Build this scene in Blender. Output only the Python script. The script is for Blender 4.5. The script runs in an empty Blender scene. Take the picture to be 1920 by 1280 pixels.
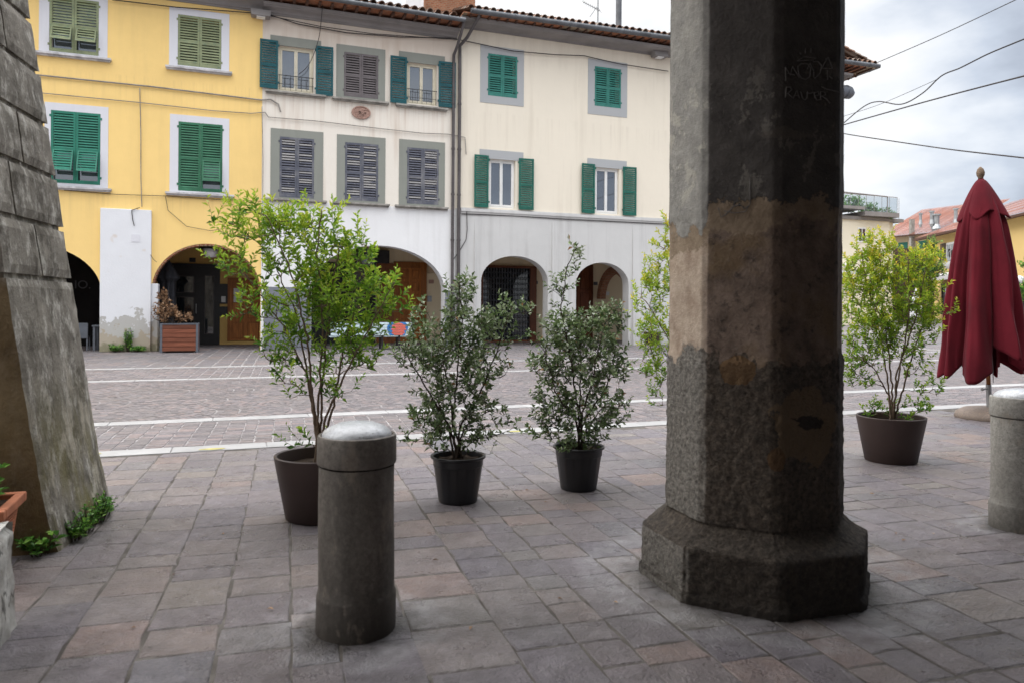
import bpy, math, random
import numpy as np
from mathutils import Vector, Matrix, noise as mnoise
from math import sin, cos, pi, radians, sqrt, exp
random.seed(7); rng = np.random.default_rng(7)
SC = bpy.context.scene
COL = SC.collection
# ------------------------------------------------------------------ camera geometry
FPX = 1400.0; TH = radians(20.5); RHO = 0.007; CH = 1.55; HY = 574.0
Fv = Vector((sin(TH), cos(TH), 0)); R0 = Vector((cos(TH), -sin(TH), 0)); UZ = Vector((0, 0, 1))
Rv = R0 * cos(RHO) + UZ * sin(RHO); Uv = UZ * cos(RHO) - R0 * sin(RHO)
CAM = Vector((0, 0, CH))
def ray(px, py): return Fv + Rv * ((px - 960) / FPX) + Uv * ((HY - py) / FPX)
def at_t(px, py, t): return CAM + ray(px, py) * t
def on_ground(px, py, z=0.0):
    d = ray(px, py); return CAM + d * ((z - CH) / d.z)
class Plane:
    """a vertical wall plane: s metres along w, z up, o metres out of the wall (towards n)"""
    def __init__(s, P0, w):
        s.P0 = Vector((P0[0], P0[1], 0)); s.w = Vector((w[0], w[1], 0)).normalized()
        n = Vector((s.w.y, -s.w.x, 0))
        if n.dot(CAM - s.P0) < 0: n = -n
        s.n = n
    def pt(s, a, z, o=0.0): return s.P0 + s.w * a + s.n * o + Vector((0, 0, z))
    def px(s, x, y, o=0.0):
        d = ray(x, y); P = s.P0 + s.n * o; t = (P - CAM).dot(s.n) / d.dot(s.n)
        h = CAM + d * t
        return ((h - s.P0).dot(s.w), h.z)
    def rect(s, x0, y0, x1, y1, o=0.0):
        a = s.px(x0, (y0 + y1) / 2, o)[0]; b = s.px(x1, (y0 + y1) / 2, o)[0]; xm = (x0 + x1) / 2
        c = s.px(xm, y1, o)[1]; d = s.px(xm, y0, o)[1]
        return (min(a, b), max(a, b), c, d)
# ------------------------------------------------------------------ mesh builder
class MB:
    def __init__(s): s.v = []; s.f = []; s.t = []; s.tc = 0.5
    def face(s, pts, t=None):
        k = len(s.v); s.v.extend([tuple(p) for p in pts]); s.f.append(tuple(range(k, k + len(pts)))); s.t.append(s.tc if t is None else t)
    def quads8(s, c, t=None):
        k = len(s.v); s.v.extend([tuple(p) for p in c])
        for q in ((0, 3, 2, 1), (4, 5, 6, 7), (0, 1, 5, 4), (1, 2, 6, 5), (2, 3, 7, 6), (3, 0, 4, 7)):
            s.f.append(tuple(k + i for i in q)); s.t.append(s.tc if t is None else t)
    def box(s, x0, x1, y0, y1, z0, z1, t=None):
        s.quads8([(x0, y0, z0), (x1, y0, z0), (x1, y1, z0), (x0, y1, z0), (x0, y0, z1), (x1, y0, z1), (x1, y1, z1), (x0, y1, z1)], t)
    def pbox(s, P, a0, a1, z0, z1, o0, o1, t=None):
        s.quads8([P.pt(a0, z0, o1), P.pt(a1, z0, o1), P.pt(a1, z0, o0), P.pt(a0, z0, o0), P.pt(a0, z1, o1), P.pt(a1, z1, o1), P.pt(a1, z1, o0), P.pt(a0, z1, o0)], t)
    def obox(s, c, ax, ay, az, t=None):
        c = Vector(c); ax = Vector(ax); ay = Vector(ay); az = Vector(az)
        s.quads8([c - ax - ay - az, c + ax - ay - az, c + ax + ay - az, c - ax + ay - az, c - ax - ay + az, c + ax - ay + az, c + ax + ay + az, c - ax + ay + az], t)
    def tube(s, pts, r, n=6, t=None, cap=True):
        pts = [Vector(p) for p in pts]; m = len(pts)
        rs = r if isinstance(r, (list, tuple)) else [r] * m
        k0 = len(s.v); up = None
        for i, p in enumerate(pts):
            d = (pts[min(i + 1, m - 1)] - pts[max(i - 1, 0)])
            if d.length < 1e-9: d = Vector((0, 0, 1))
            d.normalize()
            if up is None: up = Vector((0, 0, 1)) if abs(d.z) < .9 else Vector((1, 0, 0))
            a = up - d * up.dot(d)
            if a.length < 1e-4: a = Vector((1, 0, 0)) - d * d.x
            a.normalize(); up = a; b = d.cross(a)
            for j in range(n):
                q = 2 * pi * j / n; s.v.append(tuple(p + (a * cos(q) + b * sin(q)) * rs[i]))
        tt = s.tc if t is None else t
        for i in range(m - 1):
            for j in range(n):
                j2 = (j + 1) % n
                s.f.append((k0 + i * n + j, k0 + i * n + j2, k0 + (i + 1) * n + j2, k0 + (i + 1) * n + j)); s.t.append(tt)
        if cap:
            s.f.append(tuple(k0 + j for j in range(n))[::-1]); s.t.append(tt)
            s.f.append(tuple(k0 + (m - 1) * n + j for j in range(n))); s.t.append(tt)
    def lathe(s, prof, n=48, c=(0, 0, 0), rf=None, t=None, closed=False):
        k0 = len(s.v); m = len(prof); tt = s.tc if t is None else t
        for (r, z) in prof:
            for j in range(n):
                a = 2 * pi * j / n; rr, zz = (r, z) if rf is None else rf(r, z, a)
                s.v.append((c[0] + rr * cos(a), c[1] + rr * sin(a), c[2] + zz))
        for i in range(m - 1):
            for j in range(n):
                j2 = (j + 1) % n
                s.f.append((k0 + i * n + j, k0 + i * n + j2, k0 + (i + 1) * n + j2, k0 + (i + 1) * n + j)); s.t.append(tt)
        if closed:
            s.f.append(tuple(k0 + j for j in range(n))[::-1]); s.t.append(tt)
            s.f.append(tuple(k0 + (m - 1) * n + j for j in range(n))); s.t.append(tt)
    def build(s, name, mat, parent=None, smooth=False, bevel=0, kind=None, label=None, angle=None):
        me = bpy.data.meshes.new(name); me.from_pydata(s.v, [], s.f); me.update()
        at = me.attributes.new('tint', 'FLOAT', 'FACE'); at.data.foreach_set('value', np.array(s.t, dtype=np.float32))
        if smooth: me.polygons.foreach_set('use_smooth', [True] * len(me.polygons))
        if smooth and angle is not None:
            me.set_sharp_from_angle(angle=radians(angle))
        me.materials.append(mat)
        o = bpy.data.objects.new(name, me); COL.objects.link(o)
        if parent is not None:
            o.parent = parent; o.matrix_parent_inverse = WM(parent).inverted()
        if bevel:
            b = o.modifiers.new('bevel', 'BEVEL'); b.width = bevel; b.segments = 2; b.limit_method = 'ANGLE'
        if kind: o['kind'] = kind
        if label: o['label'] = label
        return o
def WM(o):
    m = o.matrix_parent_inverse @ o.matrix_basis if o.parent else o.matrix_basis
    return (WM(o.parent) @ m) if o.parent else m.copy()
def thing(name, label, cat, loc, rz=0, group=None):
    o = bpy.data.objects.new(name, None); COL.objects.link(o); o.location = loc; o.rotation_euler = (0, 0, rz)
    o.empty_display_size = .2; o['label'] = label; o['category'] = cat
    if group: o['group'] = group
    return o
def tag(o, label, cat, group=None):
    o['label'] = label; o['category'] = cat
    if group: o['group'] = group
    return o
def rebase(o, p):
    """give a single-mesh thing its origin at point p"""
    p = Vector(p); o.data.transform(Matrix.Translation(-p)); o.location = p; return o
# ------------------------------------------------------------------ materials
class NT:
    def __init__(s, name):
        s.m = bpy.data.materials.new(name); s.m.use_nodes = True; s.t = s.m.node_tree; s.t.nodes.clear()
        s.out = s.t.nodes.new('ShaderNodeOutputMaterial'); s.b = s.t.nodes.new('ShaderNodeBsdfPrincipled')
        s.t.links.new(s.b.outputs[0], s.out.inputs[0]); g = s.t.nodes.new('ShaderNodeNewGeometry'); s.P = g.outputs['Position']; s.N = g.outputs['Normal']
    def n(s, ty, **k):
        d = s.t.nodes.new(ty)
        for a, v in k.items():
            if hasattr(d, a): setattr(d, a, v)
        return d
    def put(s, sock, v):
        if hasattr(v, 'is_output') or isinstance(v, bpy.types.NodeSocket): s.t.links.new(v, sock)
        elif isinstance(v, (tuple, list)): sock.default_value = (*v, 1) if (len(v) == 3 and len(sock.default_value) == 4) else v
        else: sock.default_value = v
    def noise(s, scale, detail=4, rough=.55, vec=None, dist=0):
        d = s.n('ShaderNodeTexNoise'); s.put(d.inputs['Scale'], scale); s.put(d.inputs['Detail'], detail); s.put(d.inputs['Roughness'], rough); s.put(d.inputs['Distortion'], dist)
        s.put(d.inputs['Vector'], vec if vec is not None else s.P); return d.outputs['Fac']
    def vmul(s, v, xyz):
        d = s.n('ShaderNodeVectorMath', operation='MULTIPLY'); s.put(d.inputs[0], v); s.put(d.inputs[1], xyz); return d.outputs[0]
    def math(s, op, a, b=0.0, c=0.0, clamp=False):
        d = s.n('ShaderNodeMath', operation=op, use_clamp=clamp); s.put(d.inputs[0], a); s.put(d.inputs[1], b); s.put(d.inputs[2], c); return d.outputs[0]
    def ramp(s, f, lo, hi, a=0.0, b=1.0):
        d = s.n('ShaderNodeMapRange'); d.clamp = True
        for i, v in enumerate((f, lo, hi, a, b)): s.put(d.inputs[i], v)
        return d.outputs[0]
    def cramp(s, f, stops):
        d = s.n('ShaderNodeValToRGB'); s.put(d.inputs[0], f); e = d.color_ramp.elements
        while len(e) < len(stops): e.new(0.5)
        for i, (p, c) in enumerate(stops): e[i].position = p; e[i].color = (*c, 1)
        return d.outputs[0]
    def mix(s, f, a, b, mode='MIX'):
        d = s.n('ShaderNodeMix', data_type='RGBA', blend_type=mode); s.put(d.inputs[0], f); s.put(d.inputs[6], a); s.put(d.inputs[7], b); return d.outputs[2]
    def z(s):
        d = s.n('ShaderNodeSeparateXYZ'); s.put(d.inputs[0], s.P); return d.outputs[2]
    def y(s):
        d = s.n('ShaderNodeSeparateXYZ'); s.put(d.inputs[0], s.P); return d.outputs[1]
    def x(s):
        d = s.n('ShaderNodeSeparateXYZ'); s.put(d.inputs[0], s.P); return d.outputs[0]
    def tint(s):
        d = s.n('ShaderNodeAttribute', attribute_name='tint'); return d.outputs['Fac']
    def bump(s, h, strength=.3, dist=.01):
        d = s.n('ShaderNodeBump'); s.put(d.inputs['Height'], h); s.put(d.inputs['Strength'], strength); s.put(d.inputs['Distance'], dist); s.t.links.new(d.outputs[0], s.b.inputs['Normal'])
    def done(s, col, rough=.8, spec=.3, metal=0):
        s.put(s.b.inputs['Base Color'], col); s.put(s.b.inputs['Roughness'], rough); s.put(s.b.inputs['Specular IOR Level'], spec); s.put(s.b.inputs['Metallic'], metal); return s.m
def mul(c, k): return tuple(min(1, x * k) for x in c)
def simple(name, c, rough=.6, spec=.3, var=.15, scale=6, metal=0, bump=0, tintvar=0, dist=.005):
    m = NT(name); n1 = m.noise(scale, 5)
    col = m.mix(m.ramp(n1, .3, .7), mul(c, 1 - var), mul(c, 1 + var))
    if tintvar: col = m.mix(1.0, col, m.cramp(m.tint(), [(0, (1 - tintvar,) * 3), (1, (1, 1, 1))]), 'MULTIPLY')
    if bump: m.bump(m.noise(scale * 6, 4), bump, dist)
    return m.done(col, rough, spec, metal)
def plaster(name, c, dirt=(.35, .33, .3), streak=.35, low=0.0, patch=.25, ztop=None):
    m = NT(name)
    big = m.ramp(m.noise(.35, 6, .6), .35, .7); mid = m.ramp(m.noise(2.2, 6, .65), .35, .72)
    st = m.ramp(m.noise(1.0, 5, .6, m.vmul(m.P, (3.2, 3.2, .22))), .52, .78)
    col = m.mix(m.math('MULTIPLY', big, patch), c, mul(c, .86))
    col = m.mix(m.math('MULTIPLY', mid, patch * .5), col, mul(c, 1.08))
    col = m.mix(m.math('MULTIPLY', st, streak), col, dirt)
    fine = m.ramp(m.noise(14, 4, .7), .66, .8); col = m.mix(m.math('MULTIPLY', fine, .12), col, dirt)
    if name in ('cream plaster', 'yellow plaster', 'warm cream plaster'):
        k = m.ramp(m.noise(1.0, 4, .7, m.vmul(m.P, (5, 5, .12))), .5, .66)
        for (za, zb_) in ((7.7, 8.9), (4.2, 5.15)):
            f_ = m.math('MULTIPLY', m.ramp(m.math('ADD', m.z(), m.math('MULTIPLY', m.noise(2, 3), .8)), za + .2, zb_ + .2), m.ramp(m.z(), zb_ + .05, zb_ - .02)); col = m.mix(m.math('MULTIPLY', m.math('MULTIPLY', f_, k), {'cream plaster': .6, 'yellow plaster': .22, 'warm cream plaster': .2}[name]), col, dirt)
    spots = m.ramp(m.noise(5, 7, .75), .66, .7, 0, .35); col = m.mix(spots, col, mul(c, .72))
    if low:
        zz = m.math('ADD', m.z(), m.math('MULTIPLY', m.noise(1.5, 5), 1.2)); lw = m.ramp(zz, .5, 1.8, low, 0); col = m.mix(lw, col, dirt)
    if ztop is not None:
        zz = m.math('ADD', m.z(), m.math('MULTIPLY', m.noise(1.1, 5, .6, m.vmul(m.P, (3, 3, .3))), 1.6)); col = m.mix(m.ramp(zz, ztop - .3, ztop + .9, 0, .45), col, dirt)
    m.bump(m.math('ADD', m.noise(30, 5), m.math('MULTIPLY', m.noise(3, 3), 1.5)), .35, .012)
    return m.done(col, .9, .15)
M = {}
M['yellow'] = plaster('yellow plaster', (.91, .645, .255), (.5, .36, .17), .14, .2, .55)
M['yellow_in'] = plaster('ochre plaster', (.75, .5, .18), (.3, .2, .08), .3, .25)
M['cream2'] = plaster('cream plaster', (.8, .745, .665), (.5, .38, .29), .5, 0, .22, 11.0)
M['cream3'] = plaster('warm cream plaster', (.82, .75, .63), (.5, .43, .34), .26, 0, .3, 12.1)
M['white2'] = plaster('white plaster', (.81, .81, .815), (.5, .49, .47), .25, .3, .35)
M['grey3'] = plaster('pale grey plaster', (.6, .595, .585), (.36, .35, .34), .5, .4, .6)
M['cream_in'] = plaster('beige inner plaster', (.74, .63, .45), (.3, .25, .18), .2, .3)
M['sur_white'] = plaster('white painted surround', (.68, .68, .72), (.45, .44, .45), .22, 0, .3)
M['sur_green'] = plaster('grey green surround', (.27, .28, .25), (.18, .18, .16), .3, 0, .5)
M['sur_grey'] = plaster('grey surround', (.42, .43, .44), (.34, .33, .33), .15, 0, .25)
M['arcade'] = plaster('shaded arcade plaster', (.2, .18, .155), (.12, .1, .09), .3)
M['wains'] = plaster('dark rough wainscot', (.2, .21, .24), (.13, .13, .15), .3, .3, .5)
M['cornice'] = simple('grey painted cornice', (.25, .235, .23), .8, .2, .12, 1.5, bump=.2)
M['sill'] = simple('weathered stone sill', (.3, .285, .26), .9, .2, .35, 5, bump=.5)
M['sillw'] = simple('pale stone sill', (.5, .49, .5), .9, .2, .3, 5, bump=.5)
M['gutter'] = simple('dark zinc gutter', (.11, .115, .125), .45, .5, .35, 2, metal=.3)
M['pipe'] = simple('grey brown downpipe', (.085, .075, .076), .5, .4, .25, 3)
M['wood_dark'] = simple('old rafter wood', (.1, .055, .04), .85, .2, .3, 8)
M['cable'] = simple('black cable', (.05, .045, .045), .7, .2, .2, 3)
M['cable_grey'] = simple('grey conduit', (.26, .24, .22), .7, .2, .3, 3)
M['black'] = simple('black metal', (.02, .02, .022), .45, .4, .2, 5)
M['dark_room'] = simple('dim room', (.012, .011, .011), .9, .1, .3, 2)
M['white_paint'] = simple('white painted frame', (.78, .78, .77), .5, .4, .05, 5)
M['cream_frame'] = simple('cream window frame', (.66, .61, .48), .5, .4, .08, 5)
def shutter_mat(name, c, peel=None, amt=.5, thr=.56):
    m = NT(name); n1 = m.noise(3, 5)
    col = m.mix(m.ramp(n1, .3, .7), mul(c, .8), mul(c, 1.2))
    if peel:
        k = m.ramp(m.noise(7, 5, .75, m.vmul(m.P, (1, 1, 2.6))), thr, thr + .05); col = m.mix(m.math('MULTIPLY', k, amt), col, peel)
    if name.startswith('peeling'): col = m.mix(m.ramp(m.math('ADD', m.tint(), m.math('MULTIPLY', m.noise(2.5, 4), .5)), .82, .95, 0, .6), col, (.42, .4, .38)); col = m.mix(m.ramp(m.math('ABSOLUTE', m.math('SUBTRACT', m.tint(), .6)), .001, .0, 0, .5), col, (.1, .11, .14))
    m.bump(m.noise(40, 3, .6, m.vmul(m.P, (2, 2, .3))), .25, .004)
    return m.done(col, .55, .35)
M['sh_green'] = shutter_mat('bright green shutter paint', (.02, .17, .115))
M['sh_green2'] = shutter_mat('mid green shutter paint', (.03, .14, .075), (.06, .19, .11), .5)
M['sh_olive'] = shutter_mat('faded olive shutter paint', (.24, .27, .15), (.06, .15, .12), .6, .56)
M['sh_petrol'] = shutter_mat('petrol blue shutter paint', (.005, .075, .09))
M['sh_mauve'] = shutter_mat('faded mauve brown shutter paint', (.14, .122, .125), (.085, .08, .083), .6)
M['sh_peel'] = shutter_mat('peeling slate shutter paint', (.085, .088, .115), (.55, .52, .47), .45, .6)
M['sh_teal'] = shutter_mat('weathered teal shutter paint', (.035, .19, .155), (.015, .08, .07), .5)
M['sh_dkgreen'] = shutter_mat('dark green shutter paint', (.012, .11, .08))
M['sh_brown'] = shutter_mat('dark brown shutter paint', (.04, .025, .02))
def glass_mat(name, tr=.55, c=(.02, .025, .03)):
    m = NT(name); m.done(c, .03, .6)
    if tr > 0:
        mx = m.n('ShaderNodeMixShader'); tb = m.n('ShaderNodeBsdfTransparent'); m.put(tb.inputs[0], (.85, .88, .9)); m.put(mx.inputs[0], tr)
        m.t.links.new(m.b.outputs[0], mx.inputs[1]); m.t.links.new(tb.outputs[0], mx.inputs[2]); m.t.links.new(mx.outputs[0], m.out.inputs[0])
    m.b.inputs['Coat Weight'].default_value = 1; m.b.inputs['Coat Roughness'].default_value = .02
    return m.m
M['glass'] = glass_mat('window glass', .15, (.2, .225, .26)); M['glass'].node_tree.nodes['Principled BSDF'].inputs['Metallic'].default_value = .55
M['glass_dark'] = glass_mat('dark door glass', 0)
M['glass_bal'] = glass_mat('clear balcony glass', .9, (.3, .35, .38))
M['curtain'] = simple('white lace curtain', (.7, .72, .74), .9, .1, .1, 20)
def brick_mat():
    m = NT('old brick'); b = m.n('ShaderNodeTexBrick'); v = m.n('ShaderNodeSeparateXYZ'); m.put(v.inputs[0], m.P)
    cv = m.n('ShaderNodeCombineXYZ'); m.put(cv.inputs[0], m.math('ADD', v.outputs[0], v.outputs[1])); m.put(cv.inputs[1], v.outputs[2])
    m.put(b.inputs['Vector'], cv.outputs[0]); m.put(b.inputs['Scale'], 3.5); m.put(b.inputs['Color1'], (.3, .1, .05)); m.put(b.inputs['Color2'], (.42, .18, .1)); m.put(b.inputs['Mortar'], (.35, .28, .2)); m.put(b.inputs['Mortar Size'], .03)
    m.bump(m.noise(20), .5, .02); return m.done(m.mix(m.ramp(m.noise(3), .4, .7, 0, .5), b.outputs[0], (.16, .09, .06)), .9, .1)
M['brick'] = brick_mat()
def tile_mat():
    m = NT('terracotta roof tile'); c = m.cramp(m.tint(), [(0, (.13, .085, .065)), (.35, (.24, .14, .1)), (.7, (.36, .23, .17)), (1, (.33, .29, .25))])
    c = m.mix(m.ramp(m.noise(5, 6, .7), .48, .66, 0, .75), c, (.1, .085, .07)); m.bump(m.noise(30), .4, .01); return m.done(c, .9, .15)
M['tile'] = tile_mat()
def wood_mat(name, c, sc=1.0):
    m = NT(name); n = m.noise(6 * sc, 6, .6, m.vmul(m.P, (3, 3, .35)), 1.0); k = m.cramp(m.tint(), [(0, (.55, .55, .55)), (1, (1.2, 1.2, 1.2))])
    return m.done(m.mix(1.0, m.mix(m.ramp(n, .3, .7), mul(c, .6), mul(c, 1.3)), k, 'MULTIPLY'), .5, .35)
M['wood_door'] = wood_mat('orange brown door wood', (.42, .15, .035))
M['wood_brown'] = wood_mat('dark red brown door wood', (.16, .05, .02))
M['wood_plain'] = wood_mat('smooth brown wood panel', (.24, .085, .03))
def hwood():
    m = NT('reddish planter wood'); n = m.noise(6, 6, .6, m.vmul(m.P, (.4, .4, 9)), .6)
    return m.done(m.mix(1.0, m.mix(m.ramp(n, .3, .7), (.1, .028, .014), (.26, .09, .05)), m.cramp(m.tint(), [(0, (.6, .6, .6)), (1, (1.15, 1.15, 1.15))]), 'MULTIPLY'), .5, .35)
M['wood_planter'] = hwood()
def paving(name, stops, rough=.55, sc=1.0, spec=.35, bstr=.5):
    m = NT(name); c = m.cramp(m.tint(), stops)
    n1 = m.ramp(m.noise(2.3 * sc, 7, .65), .3, .72); n2 = m.ramp(m.noise(17 * sc, 6, .7), .35, .7)
    c = m.mix(m.math('MULTIPLY', n1, .55), c, (.06, .053, .062)); c = m.mix(m.math('MULTIPLY', n2, .42), c, (.27, .242, .262)); n4 = m.ramp(m.noise(.9, 6, .7, None, .8), .42, .66); c = m.mix(m.math('MULTIPLY', n4, .5), c, (.13, .118, .11)); n5 = m.ramp(m.noise(55 * sc, 4, .8), .5, .75); c = m.mix(m.math('MULTIPLY', n5, .3), c, (.1, .095, .1))
    sp = m.ramp(m.noise(3.1 * sc, 3, .5), .68, .74); c = m.mix(m.math('MULTIPLY', sp, .35), c, (.085, .075, .07))
    st = m.n('ShaderNodeTexVoronoi'); m.put(st.inputs['Scale'], 4.0); m.put(st.inputs['Vector'], m.P); c = m.mix(m.ramp(st.outputs['Distance'], .035, .055, .55, 0), c, (.05, .045, .045))
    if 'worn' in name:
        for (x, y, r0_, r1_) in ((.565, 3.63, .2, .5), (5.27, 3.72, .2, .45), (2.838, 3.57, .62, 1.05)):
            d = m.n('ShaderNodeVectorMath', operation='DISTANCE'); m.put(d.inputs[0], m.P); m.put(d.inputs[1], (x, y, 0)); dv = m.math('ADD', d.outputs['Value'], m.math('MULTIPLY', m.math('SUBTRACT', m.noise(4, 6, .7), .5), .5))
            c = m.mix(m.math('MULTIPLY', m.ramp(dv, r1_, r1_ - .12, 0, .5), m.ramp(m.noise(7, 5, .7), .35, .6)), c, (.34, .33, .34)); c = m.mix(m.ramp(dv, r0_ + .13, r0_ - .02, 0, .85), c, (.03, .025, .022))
    m.bump(m.math('ADD', m.math('MULTIPLY', m.noise(7 * sc, 7, .72, None, .6), 3.0), m.noise(60 * sc, 4, .6)), bstr, .012)
    return m.done(c, m.ramp(m.noise(5 * sc, 4), .3, .7, rough - .14, rough + .14), spec)
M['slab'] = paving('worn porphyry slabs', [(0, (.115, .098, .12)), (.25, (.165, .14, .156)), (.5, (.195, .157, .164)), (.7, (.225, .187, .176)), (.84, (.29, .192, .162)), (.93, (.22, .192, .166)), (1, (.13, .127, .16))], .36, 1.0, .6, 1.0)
M['slab_far'] = paving('grey paving slabs', [(0, (.13, .125, .135)), (.5, (.175, .165, .17)), (.85, (.2, .17, .165)), (1, (.24, .18, .16))], .6)
M['cobble'] = paving('porphyry cobbles', [(0, (.095, .084, .087)), (.3, (.15, .132, .134)), (.6, (.205, .18, .18)), (.8, (.26, .192, .175)), (1, (.165, .16, .162))], .55, 2)
def mortar(name, c, c2):
    m = NT(name); col = m.mix(m.ramp(m.noise(5, 6, .7), .35, .65), c, c2); col = m.mix(m.ramp(m.noise(.8, 4), .4, .7, 0, .5), col, mul(c, .6)); m.bump(m.noise(80, 4), .5, .006); return m.done(col, .9, .15)
M['mortar_near'] = mortar('sandy joint', (.17, .155, .14), (.045, .038, .034))
M['mortar_far'] = mortar('pale joint', (.36, .34, .335), (.17, .155, .155))
M['travert'] = simple('white stone strip', (.34, .335, .335), .6, .3, .12, 4, bump=.3, tintvar=.15)
M['yellow_mark'] = simple('worn yellow paint', (.38, .34, .14), .8, .2, .2, 12)
def granite(name, c, c2, sc=60, sheen=.4, grime=0.0):
    m = NT(name); col = m.mix(m.ramp(m.noise(sc, 5, .8), .35, .65), c, c2)
    col = m.mix(m.ramp(m.noise(3, 6, .65, m.vmul(m.P, (1, 1, .5))), .38, .7, 0, .6), col, mul(c, .5))
    col = m.mix(m.ramp(m.z(), .0, .28, .55, 0), col, (.035, .03, .026))
    if grime:
        g = m.math('ADD', m.math('MULTIPLY', m.noise(5, 7, .7, m.vmul(m.P, (1, 1, .35))), 1.5), m.math('MULTIPLY', m.z(), -.75)); col = m.mix(m.ramp(g, -.05, .75, 0, grime), col, (.035, .029, .024)); col = m.mix(m.ramp(m.noise(6, 6, .7, m.vmul(m.P, (1, 1, .5))), .56, .66, 0, .45), col, (.3, .25, .2))
    spk = m.n('ShaderNodeTexVoronoi'); m.put(spk.inputs['Scale'], 45.0); m.put(spk.inputs['Vector'], m.P); col = m.mix(m.ramp(spk.outputs['Distance'], .1, .2, .6, 0), col, (.07, .06, .05))
    m.bump(m.math('ADD', m.noise(70, 5, .7), m.math('MULTIPLY', m.noise(9, 4), 2)), .4, .006); return m.done(col, .28 if 'polished' in name else .6, .7 if 'polished' in name else .3)
M['granite'] = granite('speckled granite', (.27, .24, .21), (.11, .097, .085), 38, grime=.9)
M['granite_cap'] = granite('polished pale granite', (.78, .8, .84), (.42, .43, .46), 30)
M['granite_pale'] = granite('pale granite', (.5, .48, .44), (.24, .23, .21), 38, grime=.45)
M['gravel_mix'] = granite('pink washed gravel concrete', (.5, .38, .3), (.2, .17, .16), 45)
M['pot_brown'] = simple('matt brown plastic', (.055, .036, .032), .5, .35, .15, 3)
M['pot_black'] = simple('black plastic', (.012, .012, .014), .38, .45, .2, 5)
M['terracotta'] = simple('terracotta', (.4, .15, .08), .75, .25, .2, 8, bump=.2)
M['soil'] = simple('potting soil', (.04, .028, .02), .95, .1, .4, 30, bump=.8, dist=.02)
M['bark'] = simple('grey brown bark', (.2, .145, .105), .85, .15, .3, 25, bump=.4)
M['bark_dark'] = simple('dark twigs', (.06, .045, .035), .85, .15, .3, 25)
def leaf_mat(name, stops, tr=.35, rough=.4, spec=.4):
    m = NT(name); c = m.cramp(m.tint(), stops); m.done(c, rough, spec)
    mx = m.n('ShaderNodeMixShader'); tb = m.n('ShaderNodeBsdfTranslucent'); m.put(tb.inputs[0], c); m.put(mx.inputs[0], tr)
    m.t.links.new(m.b.outputs[0], mx.inputs[1]); m.t.links.new(tb.outputs[0], mx.inputs[2]); m.t.links.new(mx.outputs[0], m.out.inputs[0]); return m.m
M['leaf_lime'] = leaf_mat('lime green leaves', [(0, (.05, .13, .02)), (.3, (.12, .26, .03)), (.65, (.33, .52, .05)), (1, (.7, .74, .1))], .4)
M['leaf_gold'] = leaf_mat('golden green leaves', [(0, (.05, .13, .02)), (.3, (.13, .28, .03)), (.65, (.34, .5, .04)), (.88, (.6, .66, .06)), (1, (.8, .62, .08))], .4)
M['leaf_grey'] = leaf_mat('grey green leathery leaves', [(0, (.04, .07, .025)), (.35, (.11, .175, .06)), (.65, (.23, .31, .13)), (.95, (.5, .54, .42)), (1, (.34, .17, .07))], .22, .28, .6)
M['leaf_dry'] = leaf_mat('dry brown leaves', [(0, (.1, .05, .025)), (.5, (.3, .17, .09)), (1, (.5, .33, .2))], .2)
M['leaf_green'] = leaf_mat('fresh green leaves', [(0, (.04, .13, .025)), (.6, (.13, .32, .05)), (1, (.32, .52, .1))], .35)
M['leaf_far'] = leaf_mat('distant tree leaves', [(0, (.05, .13, .03)), (.6, (.15, .32, .06)), (1, (.3, .45, .12))], .35)
def red_cloth():
    m = NT('dark red canvas'); c = m.mix(m.ramp(m.noise(2, 4), .3, .7), (.085, .006, .012), (.135, .009, .018)); c = m.mix(m.ramp(m.noise(26, 4, .7), .7, .78, 0, .25), c, (.4, .15, .15))
    m.bump(m.math('ADD', m.noise(240, 2), m.math('MULTIPLY', m.noise(6, 4, .6, m.vmul(m.P, (1, 1, .3))), 4)), .3, .008); m.b.inputs['Sheen Weight'].default_value = .04; return m.done(c, .85, .15)
M['red'] = red_cloth()
M['cloth_black'] = simple('black cover fabric', (.035, .036, .042), .8, .2, .3, 8)
M['cloth_white'] = simple('white cover fabric', (.7, .7, .72), .8, .2, .1, 8)
M['wood_pole'] = wood_mat('varnished pole wood', (.3, .12, .04))
M['steel'] = simple('galvanised steel', (.35, .36, .37), .4, .5, .15, 5, metal=.8)
M['steel_dark'] = simple('slate grey metal', (.1, .11, .13), .5, .4, .15, 5)
M['lampwhite'] = simple('opal lamp glass', (.75, .76, .78), .3, .5, .05, 5)
M['dimtext'] = simple('dim grey letters', (.05, .05, .055), .6, .3, .2, 5)
M['paper'] = simple('white paper notice', (.7, .7, .7), .8, .1, .1, 30)
M['plaque'] = simple('pinkish marble relief', (.42, .27, .22), .8, .2, .35, 25, bump=.8, dist=.02)
M['salmon'] = simple('salmon paint', (.7, .16, .12), .6, .3, .15, 12)
M['blue'] = simple('blue paint', (.04, .2, .5), .6, .3, .15, 12)
M['benchwhite'] = simple('pale blue white paint', (.6, .72, .76), .6, .3, .15, 10)
M['awning'] = simple('white awning', (.75, .75, .76), .7, .2, .05, 6)
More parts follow.
